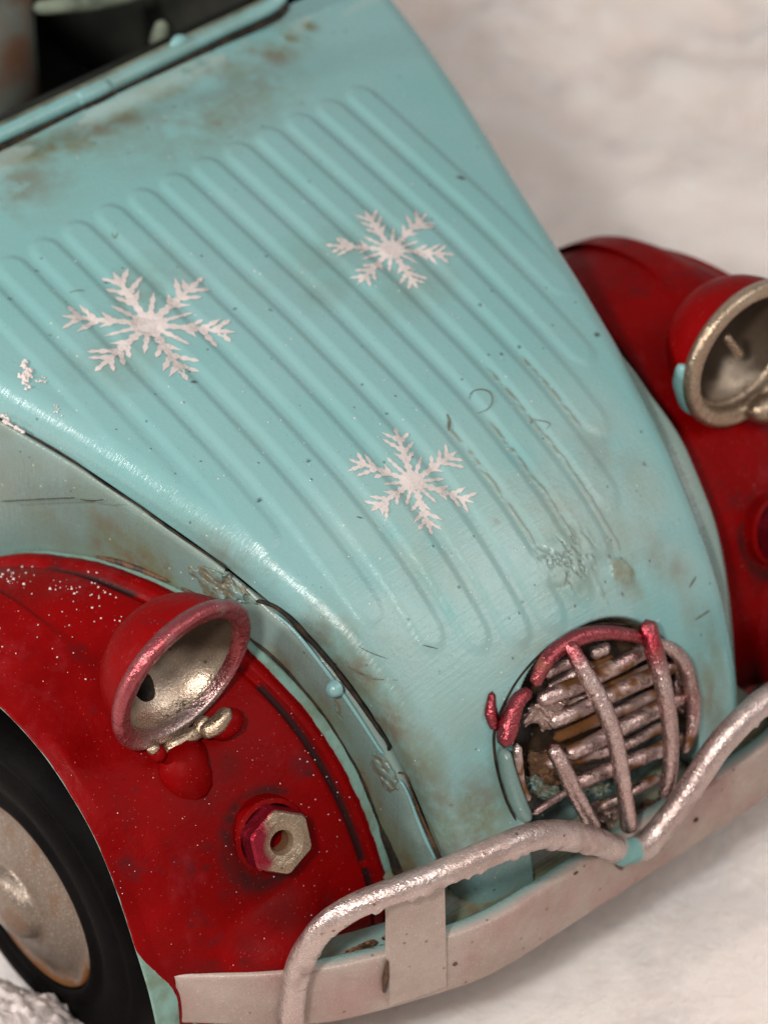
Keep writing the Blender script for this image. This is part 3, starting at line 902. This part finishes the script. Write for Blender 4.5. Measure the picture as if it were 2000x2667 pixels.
def fender(sgn):
    ph = np.linspace(-10, 175, 260)
    nq = 130
    V = []; E_ = []; So = []
    smooth = lambda t, p: np.mean([tabl(t, p + d) for d in (-7, -4, 0, 4, 7)])
    for p in ph:
        rb = smooth(phis_b, p); rt = smooth(R_top, p); rl = smooth(R_lip, p)
        Fb = cos(radians(p)) * rb - .02
        Xb = Wf(Fb) + .012 if Fb > -1.3 else 1.05
        Xb = Xb if p > 20 else Xb - (20 - p) * .0006
        wd_ = .014 * float(sst(88, 60, p))
        # profile across: (X, r, edge mark, blackening)
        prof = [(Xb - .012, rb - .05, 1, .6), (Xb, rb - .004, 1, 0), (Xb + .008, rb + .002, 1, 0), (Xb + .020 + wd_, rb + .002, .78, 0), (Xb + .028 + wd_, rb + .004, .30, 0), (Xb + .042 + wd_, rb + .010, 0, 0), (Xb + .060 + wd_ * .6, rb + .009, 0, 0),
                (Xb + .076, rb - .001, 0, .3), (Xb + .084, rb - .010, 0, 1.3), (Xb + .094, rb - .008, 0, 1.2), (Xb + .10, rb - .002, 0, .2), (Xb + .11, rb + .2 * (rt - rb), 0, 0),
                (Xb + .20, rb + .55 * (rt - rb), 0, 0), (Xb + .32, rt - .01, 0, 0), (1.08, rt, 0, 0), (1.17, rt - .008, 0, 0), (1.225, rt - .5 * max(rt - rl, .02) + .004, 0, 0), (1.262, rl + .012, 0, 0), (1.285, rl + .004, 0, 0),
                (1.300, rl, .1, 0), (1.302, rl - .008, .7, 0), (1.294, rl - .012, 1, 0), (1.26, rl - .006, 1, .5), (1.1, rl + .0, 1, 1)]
        A = np.array(prof)
        # smooth across
        t = np.linspace(0, len(A) - 1, nq)
        B = np.stack([np.interp(t, range(len(A)), A[:, k]) for k in range(4)], 1)
        for k in (0, 1):
            b2 = B[:, k].copy(); B[1:-1, k] = (b2[:-2] + 2 * b2[1:-1] + b2[2:]) / 4
        for q in range(nq):
            x, r, e, so = B[q]
            r += (fbm(np.array([p * .06]), np.array([x * 6]), 2)[0] - .5) * .012
            if p < 26 and x > .7:
                wt = sst(26, 12, p) * sst(.75, 1.0, x) * (1 - sst(1.18, 1.26, x))
                r = r * (1 - wt) + wt * (planF(x) - .012 + .02) / max(.5, cos(radians(p)))
            if p < 30: e = max(e, float(sst(1.30 - .07 * sst(30, 8, p), 1.31 - .07 * sst(30, 8, p), x)))
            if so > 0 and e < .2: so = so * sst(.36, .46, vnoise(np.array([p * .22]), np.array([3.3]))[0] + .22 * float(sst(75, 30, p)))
            V.append((sgn * x, -(cos(radians(p)) * r - .02), sin(radians(p)) * r + .44)); E_.append(e); So.append(so)
    VA = np.array(V); SA = np.array(So, float); EA = np.array(E_)
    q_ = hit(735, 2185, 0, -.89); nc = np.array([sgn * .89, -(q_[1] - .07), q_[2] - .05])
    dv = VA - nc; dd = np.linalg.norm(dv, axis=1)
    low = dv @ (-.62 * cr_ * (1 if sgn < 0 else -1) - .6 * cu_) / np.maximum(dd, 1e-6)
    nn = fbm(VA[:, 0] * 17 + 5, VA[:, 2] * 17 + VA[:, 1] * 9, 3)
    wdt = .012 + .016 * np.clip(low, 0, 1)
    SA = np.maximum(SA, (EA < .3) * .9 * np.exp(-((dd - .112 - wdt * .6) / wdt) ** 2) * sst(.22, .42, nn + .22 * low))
    if sgn < 0:  # black specks, and darker blobs by the bracket and lower edge
        for px, py, r, a in ((545, 2205, .012, .7), (538, 2262, .006, .8), (565, 2245, .005, .8), (598, 2232, .006, .9), (480, 2245, .004, .7), (510, 2262, .004, .7), (500, 2225, .004, .6), (448, 2240, .004, .7), (430, 2200, .008, .35), (330, 2246, .005, .8),
                             (350, 2060, .007, .7), (560, 2290, .006, .5), (805, 2015, .010, .6), (700, 2500, .05, .45), (640, 2470, .03, .4), (740, 2380, .05, .35), (600, 1990, .035, .45), (585, 2030, .03, .3), (520, 2075, .04, .35), (360, 1990, .005, .5), (640, 2505, .02, .6), (560, 2530, .03, .6)):
            n3_ = np.array(hit(px, py, 0, -1.0)); rr_ = np.array(ray(px, py)); rel = VA - CP
            off_ = np.linalg.norm(rel - (rel @ rr_)[:, None] * rr_, axis=1)
            SA = np.maximum(SA, (EA < .3) * a * np.exp(-(off_ / r) ** 2) * sst(.25, .5, nn + (.3 if r < .02 else 0)))
    So = np.clip(SA, 0, 1)
    o = mk('fender', V, gridfaces(len(ph), nq), M['red'], car, attrs=dict(edge=E_, blackening=So), recalc=True)
    return o


fn = fender(-1); fn['label'] = 'red fender over the near front wheel'
ff = fender(1); ff['label'] = 'red fender on the far side'
fb = BVHTree.FromPolygons([v.co[:] for v in fn.data.vertices], [tuple(p.vertices) for p in fn.data.polygons])
# dark gap between fender and body
black_line([(245, 1448), (300, 1462), (350, 1478), (410, 1502), (443, 1516)], [.003, .010, .010, .009, .004], .018, 'fender_gap', 'rust')
black_line([(470, 1530), (510, 1550), (548, 1573)], [.003, .005, .003], .018, 'fender_gap', 'rust')
black_line([(600, 1612), (651, 1665), (689, 1692), (740, 1738), (786, 1789), (820, 1827), (854, 1873), (888, 1924), (913, 1966), (942, 2017), (968, 2084), (989, 2143), (1014, 2198), (1040, 2262), (1055, 2310)],
           [.005, .006, .006, .007, .007, .008, .008, .009, .010, .011, .013, .017, .020, .022], .018, 'fender_gap')

# front indicator nut
def hexnut(center, sgn, mats):
    nutp = bpy.data.objects.new('indicator_nut', None); COL.objects.link(nutp); nutp.parent = car
    c = W3(*center); ax = Vector((-.12 * 1, -.90, .42)).normalized()
    ax.x = -.10 if sgn < 0 else .10
    N = ax.cross(Vector((1, 0, .12))).normalized(); B = ax.cross(N)
    def ringpts(r, h, n, ph0=0): return [c + ax * h + (N * cos(2 * pi * k / n + ph0) + B * sin(2 * pi * k / n + ph0)) * r for k in range(n)]
    rings = [ringpts(.102, -.07, 24), ringpts(.100, -.006, 24), ringpts(.088, .0, 24)]
    V = [tuple(v) for r in rings for v in r]
    mk('nut_base', V, gridfaces(3, 24, True), M['red'], nutp, smooth=False, recalc=True)
    # hexagonal flange, face with a round hole
    n = 48
    def hexr(r, k):
        a = (2 * pi * k / n + .2) % (pi / 3) - pi / 6
        return r * cos(pi / 6) / cos(a)
    def R(r, h, hx):
        return [c + ax * h + (N * cos(2 * pi * k / n) + B * sin(2 * pi * k / n)) * (hexr(r, k) if hx else r) for k in range(n)]
    rings = [R(.094, -.03, True), R(.094, .052, True), R(.088, .060, True), R(.060, .063, False), R(.034, .056, False), R(.028, .040, False), R(.026, .0, False)]
    V = [tuple(v) for r in rings for v in r]
    rd = []
    gm = []
    for i in range(len(rings)):
        for k in range(n):
            q = N * cos(2 * pi * k / n) + B * sin(2 * pi * k / n)
            sc = q.dot(Vector(cr_))
            nn = fbm(np.array([k * .3]), np.array([i * .5]), 2)[0]
            rd.append(1.0 if (i < 2) else float(sst(.28, .42, -sc * .62 + (nn - .5) * .3)) * (1 if i < 4 else 0))
            gm.append(.9 if i >= 5 else .15 * (i == 4))  # darker inside the hole
    o = mk('nut_face', V, gridfaces(len(rings), n, True), M['gold'] if mats is None else mats, nutp, smooth=False, recalc=True, attrs=dict(red=rd, grime_shade=gm))
    V = [tuple(v) for v in R(.027, .008, False)]
    mk('nut_hole', V, [list(range(n))], M['red'], nutp, smooth=False)
    return nutp


q = hit(735, 2185, 0, -.89)
NC = (q[0], q[1] - .045, q[2] - .03)
hexnut(NC, -1, None)['label'] = 'hexagonal indicator nut on the near fender'
hexnut((-NC[0], NC[1], NC[2]), 1, None)

# ------------------------------------------------------------------ headlamps
def headlamp(center, sgn):
    hp = bpy.data.objects.new('headlamp', None); COL.objects.link(hp); hp.parent = car
    ax = Vector((0.0, -1, .0))
    ax = Vector((-.02 * sgn, -1, .03)).normalized()
    if sgn < 0: ax = Vector(cr_ * .695 - cu_ * .575 + cb_ * .43).normalized()      # the near lamp is bent outwards
    r = .222
    rn = random.Random(3 + sgn)
    # shell (outside) and rim
    prof = [(.0, -.168), (.05, -.165), (.10, -.150), (.145, -.125), (.175, -.095), (.195, -.06), (.207, -.025), (.214, -.012), (.221, -.004)]
    prof = [(r_, h_ * (1.35 if sgn > 0 else 1.15)) for r_, h_ in prof]
    P = spline(np.array(prof), 40)
    lathe('lamp_shell', P, M['red'], hp, center, ax, 72, jag=(lambda d, h: -.06 * max(0, d.dot(Vector((.63, 0, -.77)))) ** 1.5) if sgn < 0 else None)
    def redf(i, j, v):
        p = Vector(v) - W3(*center)
        n1 = fbm(np.array([v[0] * 14]), np.array([v[2] * 14]), 3)[0]
        if sgn < 0:
            return float(np.clip((.85 - .9 * sst(.05, .20, -p.z - .02)) * sst(.15, .42, n1 + .1), 0, 1))
        return float(.9 * sst(.0, .25, p.z + (n1 - .5) * .3) * (i < 5))
    cutd = Vector((.63, 0, -.77))
    jg_ = (lambda d, r_: -(.07 - 3.6 * max(0, .214 - max(r_, .176))) * max(0, d.dot(cutd)) ** 1.5) if sgn < 0 else None
    rim = [(.205, -.03), (.216, -.022), (.226, -.008), (.229, .004), (.226, .014), (.216, .020), (.200, .018), (.184, .014), (.178, .0), (.176, -.016)]
    o = lathe('lamp_rim', spline(np.array(rim), 26), M['gold'] if sgn > 0 else M['silver'], hp, center, ax, 110, attrs=dict(red=redf), jag=jg_)
    ins = [(.178, -.014), (.174, -.030), (.165, -.055), (.145, -.085), (.115, -.115), (.08, -.137), (.04, -.15), (.0, -.155)]
    def bowl_shade(i, j, v):  # paints shade into the upper bowl, leaves the bottom bright
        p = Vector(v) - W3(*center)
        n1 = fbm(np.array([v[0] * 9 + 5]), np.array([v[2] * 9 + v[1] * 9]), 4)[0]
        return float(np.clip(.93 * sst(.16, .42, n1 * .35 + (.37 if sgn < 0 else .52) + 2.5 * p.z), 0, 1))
    lathe('lamp_reflector', spline(np.array(ins), 36), M['refl'], hp, center, ax, 72, attrs=dict(grime_shade=bowl_shade), jag=jg_)
    c = W3(*center)
    if sgn > 0:
        lathe('inner_ring', spline(np.array([(.188, -.03), (.180, -.022), (.172, -.024), (.168, -.034)]), 12), M['gold'], hp, center, ax, 72)
        tube('bulb_wire', [c + Vector((-.10, -.01, .12)), c + Vector((-.03, .02, .02)), c + Vector((.02, .05, -.05))], [.014, .012, .016], M['gold'], hp, rough=.15)
        o2 = tube('paint_patch', [c + Vector((-.205, .035, .05)), c + Vector((-.212, .04, -.02)), c + Vector((-.19, .03, -.11)), c + Vector((-.14, .03, -.165))], [.02, .028, .026, .012], M['teal'], hp, rough=.2, flat=.5)
    else:
        tube('bulb_socket', [c + Vector((-.055, .12, -.055)), c + Vector((-.075, .05, -.065)), c + Vector((-.08, .035, -.068))], [.03, .028, .02], M['black'], hp, rough=.15)
        lathe('bulb_hole', [(0, 0), (.03, .0), (.042, -.004)], M['rust'], hp, (center[0] - .035, center[1] - .115, center[2] + .02), (0, -1, .2), 20)
        jg = [c + Vector((-.13 + .022 * k, .0 - .012, -.185 - .035 * math.sin(k / 9 * pi) + rn.uniform(-.012, .012))) for k in range(10)]
        tube('rim_drip', jg, [.010, .018, .016, .022, .020, .024, .020, .022, .018, .02, .012], M['gold'], hp, rough=.35, rfreq=45)
    # bracket down to the fender
    bz = c + Vector((.01 * sgn, .06, -.20))
    if sgn < 0:
        base_pt = on(fb, 478, 2000, 0.0) or (c + Vector((0, .0, -.4)))
        tube('lamp_bracket', [c + Vector((.03, .11, -.245)), c + Vector((.035, .05, -.262)), c + Vector((.02, .02, -.29)), base_pt + Vector((0, .0, .01)), base_pt + Vector((0, 0, -.05))], [.05, .052, .052, .062, .075], M['red'], hp, rough=.06, rfreq=6, cap=False)
        tube('bracket_nut', [c + Vector((.05, -.02, -.21)), c + Vector((.095, -.045, -.205)), c + Vector((.135, -.045, -.175))], [.032, .038, .030], M['red'], hp, rough=.06)
        tube('bracket_nut', [c + Vector((-.12, -.01, -.20)), c + Vector((-.10, -.02, -.20)), c + Vector((-.08, -.02, -.205))], [.02, .025, .02], M['red'], hp, rough=.06)
        tube('bracket_collar', [c + Vector((.02, -.03, -.20)), c + Vector((.06, -.045, -.19)), c + Vector((.11, -.045, -.155))], [.018, .024, .018], M['gold'], hp, rough=.3)
    else:
        tube('lamp_bracket', [c + Vector((.02, .11, -.25)), c + Vector((.02, .05, -.27)), c + Vector((.01, .03, -.33)), c + Vector((0, .04, -.46))], [.05, .05, .06, .10], M['red'], hp, rough=.06, cap=False)
        tube('bracket_collar', [c + Vector((-.01, -.03, -.185)), c + Vector((.05, -.04, -.20)), c + Vector((.11, -.03, -.18))], [.03, .045, .03], M['gold'], hp, rough=.2)
    return hp


q = hit(475, 1758, 0, -.965)
LC = (-.965, q[1], q[2])
headlamp(LC, -1)['label'] = 'near headlamp with red rim and rusty, shade-painted hollow reflector'
headlamp((.965, LC[1], LC[2]), 1)['label'] = 'far headlamp with bare metal rim'

# ------------------------------------------------------------------ wheels
def wheel(sgn):
    wp = bpy.data.objects.new('wheel', None); COL.objects.link(wp); wp.parent = car
    cx = 1.26 * sgn; cy, cz = -.055, .40
    ax = Vector((sgn, 0, 0))
    c = (cx, cy, cz)
    tyre = [(.285, -.02), (.288, .004), (.300, .012), (.318, .006), (.335, .000), (.350, .004), (.372, .010), (.400, .008), (.425, -.002), (.438, -.012), (.448, -.010), (.470, -.03), (.490, -.07), (.50, -.12), (.50, -.22), (.46, -.30), (.3, -.31)]
    lathe('tyre', spline(np.array(tyre), 90), M['rubber'], wp, c, ax, 120)
    hub = [(.286, -.012), (.282, .000), (.274, .004), (.262, -.002), (.24, -.004), (.20, .012), (.16, .024), (.13, .030), (.112, .036), (.105, .050), (.095, .068), (.075, .082), (.045, .090), (0, .092)]
    def gf(i, j, v):
        p = Vector(v) - W3(*c); r = hypot(p.y, p.z)
        n1 = fbm(np.array([v[1] * 10 + 5]), np.array([v[2] * 10]), 4)[0]
        return float(np.clip(sst(.255, .275, r) * sst(.3, .5, n1) * (1 if p.z < -.05 else .35) + .5 * sst(.58, .7, n1) + .25 * sst(.11, .125, r) * (1 - sst(.125, .14, r)), 0, 1))
    lathe('hubcap', spline(np.array(hub), 70), M['hub'], wp, c, ax, 110, attrs=dict(grime_shade=gf))
    return wp


wheel(-1)['label'] = 'near front wheel with dished tan hubcap'
wheel(1)

# ------------------------------------------------------------------ bumper
bp = bpy.data.objects.new('bumper', None); COL.objects.link(bp); bp.parent = car


def strip():
    xs = np.linspace(-1.235, 1.235, 200)
    V = []; R = []; T = []; Gm = []
    for x in xs:
        f = np.mean([planF(x + d) for d in (-.05, -.025, 0, .025, .05)])
        top = .615 - .0 * abs(x); bot = .405 + .03 * sst(.9, 1.25, abs(x))
        sec = [(f - .045, top + .002), (f - .008, top + .004), (f - .002, top), (f, top - .01), (f, (top + bot) / 2), (f, bot + .01), (f - .003, bot + .001), (f - .01, bot - .002), (f - .04, bot)]
        for k, (ff_, z) in enumerate(sec):
            V.append((x, -ff_, z))
            T.append(1.0 if k in (0, 8) else 0)
            nn = fbm(np.array([x * 9]), np.array([z * 12]), 4)[0]
            R.append(.22 * sst(.4, .7, nn)); Gm.append(.5 * sst(.62, .75, nn) * (k < 3))
    o = mk('bumper_bar', V, gridfaces(len(xs), 9), M['satin'], bp, attrs=dict(teal=T, red=R, grime_shade=Gm), recalc=True, solid=.012)
    return o


strip()
def bp_pts(pxs, off=.03):
    out = []
    for p in pxs:
        o = off if len(p) < 3 else p[2]
        F = .9
        for _ in range(40):
            q = hit(p[0], p[1], 1, F); F = .5 * F + .5 * (planF(q[0]) + o)
        out.append(W3(*hit(p[0], p[1], 1, F)))
    return out


rail = bp_pts([(752, 2750), (757, 2660), (768, 2560), (790, 2490), (835, 2425), (900, 2375), (980, 2338), (1080, 2302), (1180, 2262), (1290, 2215), (1380, 2182), (1450, 2172), (1530, 2185), (1600, 2210), (1640, 2217), (1685, 2195),
               (1740, 2135), (1800, 2050), (1860, 1960), (1920, 1890), (1985, 1830), (2060, 1775), (2160, 1710), (2300, 1640)], .035)
_seen = [p for p in rail if p.x < .56]
rail = _seen + [Vector((-p.x, p.y, p.z)) for p in reversed(_seen) if -p.x > _seen[-1].x + .05]
def teal_patch(t, an, V):
    q = np.array(bp_pts([(1622, 2222)], .035)[0])
    d = np.linalg.norm(V - q, axis=1)
    return (1 - sst(.045, .060, d + .03 * (fbm(V[:, 0] * 20, V[:, 2] * 20, 2) - .5))) * 1.0


o = tube('bumper_rail', rail, [.036, .034, .034, .036, .036, .034, .036, .036, .034, .034, .036], M['silver'], bp, n=300, m=22, rough=.05, rfreq=16, drip=.012,
     attrs=dict(teal=teal_patch, grime_shade=lambda t, an, V: .35 * sst(.6, .75, fbm(V[:, 0] * 16, V[:, 2] * 16, 4)), red=lambda t, an, V: .12 * sst(.4, .7, fbm(V[:, 0] * 6, V[:, 2] * 6, 3))))
o['label'] = 'silver bent rail across the front with a V in the middle'


def plate(name, pxs, off, th, mat, parent, attrs=None, mirror=False):
    P = bp_pts(pxs, off)
    if mirror: P = [Vector((-p.x, p.y, p.z)) for p in P]
    n = len(P); V = [tuple(p) for p in P] + [tuple(p + Vector((0, th, 0))) for p in P]
    F = [list(range(n)), list(range(n, 2 * n))[::-1]] + [[i, i + n, (i + 1) % n + n, (i + 1) % n] for i in range(n)]
    return mk(name, V, F, mat, parent, smooth=False, recalc=True, attrs=attrs)


plate('rail_strut', [(1014, 2340), (1090, 2315), (1158, 2290), (1160, 2400), (1162, 2500), (1162, 2570), (1110, 2590), (1015, 2622), (1016, 2500), (1017, 2400)], .014, .02, M['satin'], bp)
plate('rail_strut', [(1014, 2340), (1090, 2315), (1158, 2290), (1160, 2400), (1162, 2500), (1162, 2570), (1110, 2590), (1015, 2622), (1016, 2500), (1017, 2400)], .014, .02, M['satin'], bp, mirror=True)
tube('rust_streak', bp_pts([(1008, 2500), (1004, 2540), (1000, 2590)], .008), [.003, .008, .004], M['rust'], bp, rough=.4, rfreq=50)
tube('rust_streak', bp_pts([(733, 2590), (730, 2640), (728, 2700)], .006), [.003, .007, .007], M['rust'], bp, rough=.4, rfreq=50)
tube('rust_streak', bp_pts([(1606, 2238), (1612, 2256), (1620, 2266)], .006), [.006, .008, .004], M['rust'], bp, rough=.3)
for (x, y, r) in ((1812, 2136, .007), (1500, 2275, .003), (1185, 2512, .005)):
    tube('paint_fleck', bp_pts([(x - 6, y + 4), (x + 6, y - 4)], .001), r, M['rust'], bp, n=6, m=8)

# apron behind the rail and the shelf it sits on
def apron():
    xs = np.linspace(-.60, .60, 60)
    V = []; G = []
    for x in xs:
        f = .74 - .10 * (abs(x) / .62) ** 2.5
        for k, (df, z) in enumerate(((-.10, .62), (-.08, .61), (-.05, .60), (.0, .59), (.02, .585), (planF(x) - f - .03, .578), (.02, .42), (-.2, .40))):
            V.append((x, -(f + df), z)); G.append(.75)
    return mk('front_apron', V, gridfaces(60, 8), M['teal2'], car, attrs=dict(grime_shade=G), recalc=True)


apron()
# side apron under the fender reaching the bumper ends
def skirt(sgn):
    xs = np.linspace(.58, 1.02, 40)
    V = []; G = []
    for x in xs:
        f = planF(x) - .05
        for k, (df, z) in enumerate(((-.08, .60), (-.045, .595), (0, .592), (.036, .590), (.038, .58), (.02, .42), (-.2, .40))):
            V.append((sgn * x, -(f + df), z)); G.append(.8 * (k < 3) * sst(.4, .6, fbm(np.array([x * 9.]), np.array([k * .7]), 3)[0]))
    return mk('fender_skirt', V, gridfaces(40, 7), M['teal2'], car, attrs=dict(grime_shade=G), recalc=True)


skirt(-1); skirt(1)
rough_patch('straw_dirt', None, (935, 2478), (75, -38), (8, 16), .02, M['rust'], car, 60, n=80, m=24, cut=.28, seed=31, base_pts=lambda p: bp_pts(p, -.06))

# wheel wells and floor: dark closed shapes inside the body
def box(name, x0, x1, f0, f1, z0, z1, mat, parent, bev=0.02, label=None):
    import bmesh
    bm = bmesh.new()
    vs = [bm.verts.new((x, -f, z)) for x in (x0, x1) for f in (f0, f1) for z in (z0, z1)]
    bmesh.ops.convex_hull(bm, input=vs)
    bmesh.ops.dissolve_limit(bm, angle_limit=.01, verts=bm.verts, edges=bm.edges)
    bmesh.ops.bevel(bm, geom=list(bm.edges), offset=bev, segments=3, affect='EDGES')
    me = bpy.data.meshes.new(name); bm.to_mesh(me); bm.free()
    me.materials.append(mat)
    me.polygons.foreach_set('use_smooth', [True] * len(me.polygons))
    o = bpy.data.objects.new(name, me); COL.objects.link(o); o.parent = parent
    if label: o['label'] = label
    return o


for sx in (-1, 1):
    lathe('wheel_well', [(.0, .0), (.55, .0), (.585, .05), (.585, .40)], M['dark'], car, (sx * .72, -.02, .44), (sx, 0, 0), 48)
box('chassis', -.60, .60, -2.2, .72, .18, .42, M['dark'], car)

# ------------------------------------------------------------------ scuttle, windscreen and cabin
def cabin():
    wf = bpy.data.objects.new('windscreen_frame', None); COL.objects.link(wf); wf.parent = car
    low = [hit(x, y, 2, 1.70) for x, y in ((200, 257), (380, 171), (560, 84), (700, 18))]
    P = [W3(*p) for p in low]
    P = [Vector((-p.x, p.y, p.z)) for p in reversed(P)] + [W3(0, -P[0].y + .004, P[0].z)] + P
    e = P[-1]
    P += [e + Vector((.055, .008, .022)), e + Vector((.085, .03, .09)), e + Vector((.10, .09, .35)), e + Vector((.10, .18, .7))]
    P = [Vector((-p.x, p.y, p.z)) for p in reversed(P[-4:])] + P
    top = [Vector((-P[-1].x, P[-1].y + .01, P[-1].z)), Vector((-.5, P[-1].y + .02, P[-1].z + .03)), Vector((.5, P[-1].y + .02, P[-1].z + .03)), Vector((P[-1].x, P[-1].y + .01, P[-1].z))]
    tube('frame_rail', top, .0215, M['teal'], wf, n=80, m=12)
    tube('frame_rail', P, .0215, M['teal'], wf, n=200, m=18, rough=.02, rfreq=3, attrs=dict(grime_shade=lambda t, an, V: .25 * sst(.5, .7, fbm(V[:, 0] * 8, V[:, 1] * 8, 3))))
    g = [Vector(p) + Vector((0, -.028, -.020)) for p in P[4:-3]]
    tube('frame_gap', g, .011, M['black'], wf, n=120, m=8)
    q = W3(*hit(470, 122, 2, 1.70))
    tube('frame_lump', [q + Vector((-.03, .0, .0)), q + Vector((0, .008, .018)), q + Vector((.03, .0, .0))], [.016, .022, .016], M['teal'], wf, rough=.3)
    # rim turned inward behind the rail
    low2 = [Vector(p) + Vector((0, .03, -.006)) for p in P[4:-3]]
    tube('inner_lip', low2, .016, M['olive'], wf, n=100, m=8)
    # scuttle strip between bonnet and frame continues back beside the windscreen
    V = []; G = []
    fr = np.linspace(-3.25, -1.33, 30); xs = np.r_[np.linspace(.80, .96, 8), np.linspace(.98, 1.05, 6)]
    for sg in (-1, 1):
        V = []
        for f in fr:
            for x in xs:
                z = 1.648 - .05 * (x - .8) / .25 - .9 * max(0, x - .99) ** 1 - (f + 1.35) * .05
                V.append((sg * (x + (-1.37 - f) * .1), -f, z))
        mk('scuttle_side', V, gridfaces(30, len(xs)), M['teal'], car, recalc=True, solid=.01)


cabin()
ci = bpy.data.objects.new('cabin', None); COL.objects.link(ci); ci.parent = car
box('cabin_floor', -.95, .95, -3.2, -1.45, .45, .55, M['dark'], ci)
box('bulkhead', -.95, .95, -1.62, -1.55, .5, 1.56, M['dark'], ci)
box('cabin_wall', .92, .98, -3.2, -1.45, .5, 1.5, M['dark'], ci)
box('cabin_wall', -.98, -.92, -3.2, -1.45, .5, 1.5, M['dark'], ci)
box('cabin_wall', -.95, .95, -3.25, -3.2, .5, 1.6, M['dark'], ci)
# seat and dashboard seen out of focus through the screen opening
q = hit(230, 5, 2, 1.55)
tube('dashboard_rail', [W3(*hit(x, y, 2, 1.62)) for x, y in ((85, 20), (150, 14), (230, 4), (330, -18), (500, -70))], [.02, .028, .030, .028], M['olive'], ci, rough=.05)
bx = hit(60, 200, 2, 1.0)
box('seat_back', bx[0] - .34, bx[0] + .075, bx[1] - .12, bx[1] + .02, .55, 1.32, M['rusty'], ci, .05, 'rust stained seat back seen through the windscreen opening')
tube('steering_column', [W3(*hit(402, 125, 2, 1.50)), W3(*hit(416, 88, 2, 1.53)), W3(*hit(425, 50, 2, 1.57))], [.022, .026, .018], M['olive'], ci)

# ------------------------------------------------------------------ snow crumbs
cr = []
V = []; Fc = []
rnd = random.Random(77)
def crumbs(bvh, cx, cy, sx, sy, n, r0, r1):
    out = []
    for k in range(n):
        p = on(bvh, rnd.gauss(cx, sx), rnd.gauss(cy, sy), .002)
        if p: out.append((p, rnd.uniform(r0, r1)))
    return out
lst = crumbs(fb, 25, 1510, 22, 14, 26, .001, .0045) + crumbs(fb, 170, 1535, 40, 14, 16, .001, .0045) + crumbs(fb, 240, 1545, 30, 20, 14, .001, .0045) + crumbs(fb, 180, 1650, 130, 90, 46, .0008, .0036) \
    + crumbs(fb, 500, 2250, 200, 200, 50, .0008, .002) + crumbs(fb, 800, 2100, 80, 200, 50, .001, .0025) \
    + crumbs(hood_bvh, 68, 975, 8, 16, 60, .004, .010) + crumbs(hood_bvh, 106, 995, 8, 5, 10, .002, .005) + crumbs(hood_bvh, 150, 1068, 5, 7, 10, .002, .004) \
    + crumbs(hood_bvh, 780, 1180, 400, 350, 160, .0010, .0022) + crumbs(hood_bvh, 15, 1090, 12, 6, 20, .003, .006)
for p in side_curve([(10 + k * 4.6, 1096 + k * 2.6) for k in range(12)], .012): lst.append((p, rnd.uniform(.004, .009)))
for p, r in lst:
    n0 = len(V)
    for d in ((1, 0, 0), (-1, 0, 0), (0, 1, 0), (0, -1, 0), (0, 0, 1), (0, 0, -1)):
        V.append(tuple(p + Vector(d) * r * rnd.uniform(.6, 1.3)))
    for f in ((0, 2, 4), (2, 1, 4), (1, 3, 4), (3, 0, 4), (2, 0, 5), (1, 2, 5), (3, 1, 5), (0, 3, 5)): Fc.append([k + n0 for k in f])
tag(mk('snow_crumbs', V, Fc, M['crumb'], smooth=False), 'scattered white snow crumbs lying on the red fender and teal bonnet', kind='stuff')

fb_ = bpy.data.objects.new('dust_fibres', None)
fibV = []; fibF = []
for pts, r in (([(905, 1735), (935, 1752), (975, 1768), (1035, 1772)], .0022), ([(1222, 1040), (1228, 1022), (1252, 1014), (1275, 1022), (1282, 1045), (1270, 1065), (1245, 1076)], .0022), ([(1164, 1078), (1170, 1098), (1168, 1122)], .0045),
               ([(930, 1682), (965, 1700), (1008, 1716)], .0014), ([(180, 762), (205, 756), (222, 757)], .0014), ([(1100, 1680), (1140, 1690)], .0018), ([(928, 1346), (945, 1350)], .0018),
               ([(1380, 1090), (1430, 1102), (1422, 1118)], .0014), ([(290, 605), (300, 620), (306, 603)], .0012), ([(1810, 1615), (1835, 1598), (1848, 1590)], .003), ([(1795, 1530), (1812, 1502)], .0026)):
    P_ = [on(hood_bvh, x, y, .0015) for x, y in pts]
    C_ = spline(np.array([tuple(p) for p in P_]), 22)
    T_ = np.gradient(C_, axis=0)
    for i in range(22):
        t_ = T_[i] / np.linalg.norm(T_[i]); a_ = np.cross(t_, [0.2, .3, 1]); a_ /= np.linalg.norm(a_); b_ = np.cross(t_, a_)
        e_ = .25 + .75 * math.sin(pi * i / 21)
        for k in range(5):
            fibV.append(tuple(C_[i] + (a_ * cos(k * 1.2566) + b_ * sin(k * 1.2566)) * r * e_))
    o0 = len(fibV) - 110
    fibF += [[int(q) + o0 for q in f] for f in gridfaces(22, 5, True)]
bpy.data.objects.remove(fb_)
tag(mk('dust_fibres', fibV, fibF, M['fibre']), 'thin dark hairs and slivers of dust lying on the teal bonnet', kind='stuff')

# heap of snow against the near tyre
def heap():
    c = W3(*hit(-30, 2700, 2, .10))
    n = 150; m = 150
    u = np.linspace(-.75, .75, n)
    X, Y = np.meshgrid(u, u, indexing='ij')
    r = np.hypot(X, Y)
    Z = .27 * np.clip(1 - (r / .43) ** 2, 0, None) ** .8
    k = sst(.0, .1, Z)
    Z = Z + k * ((fbm(X * 14 + 60, Y * 14 + 5, 4) - .5) * .09 + (fbm(X * 60 + 60, Y * 60 + 5, 2) - .5) * .035) - .02
    Vh = np.stack([X + c.x - .13, Y + c.y - .10, Z], -1).reshape(-1, 3)
    tag(mk('snow_heap', Vh, gridfaces(n, m), M['crumb']), 'crumbly white snow heap against the bottom of the near tyre', 'snow heap')


heap()
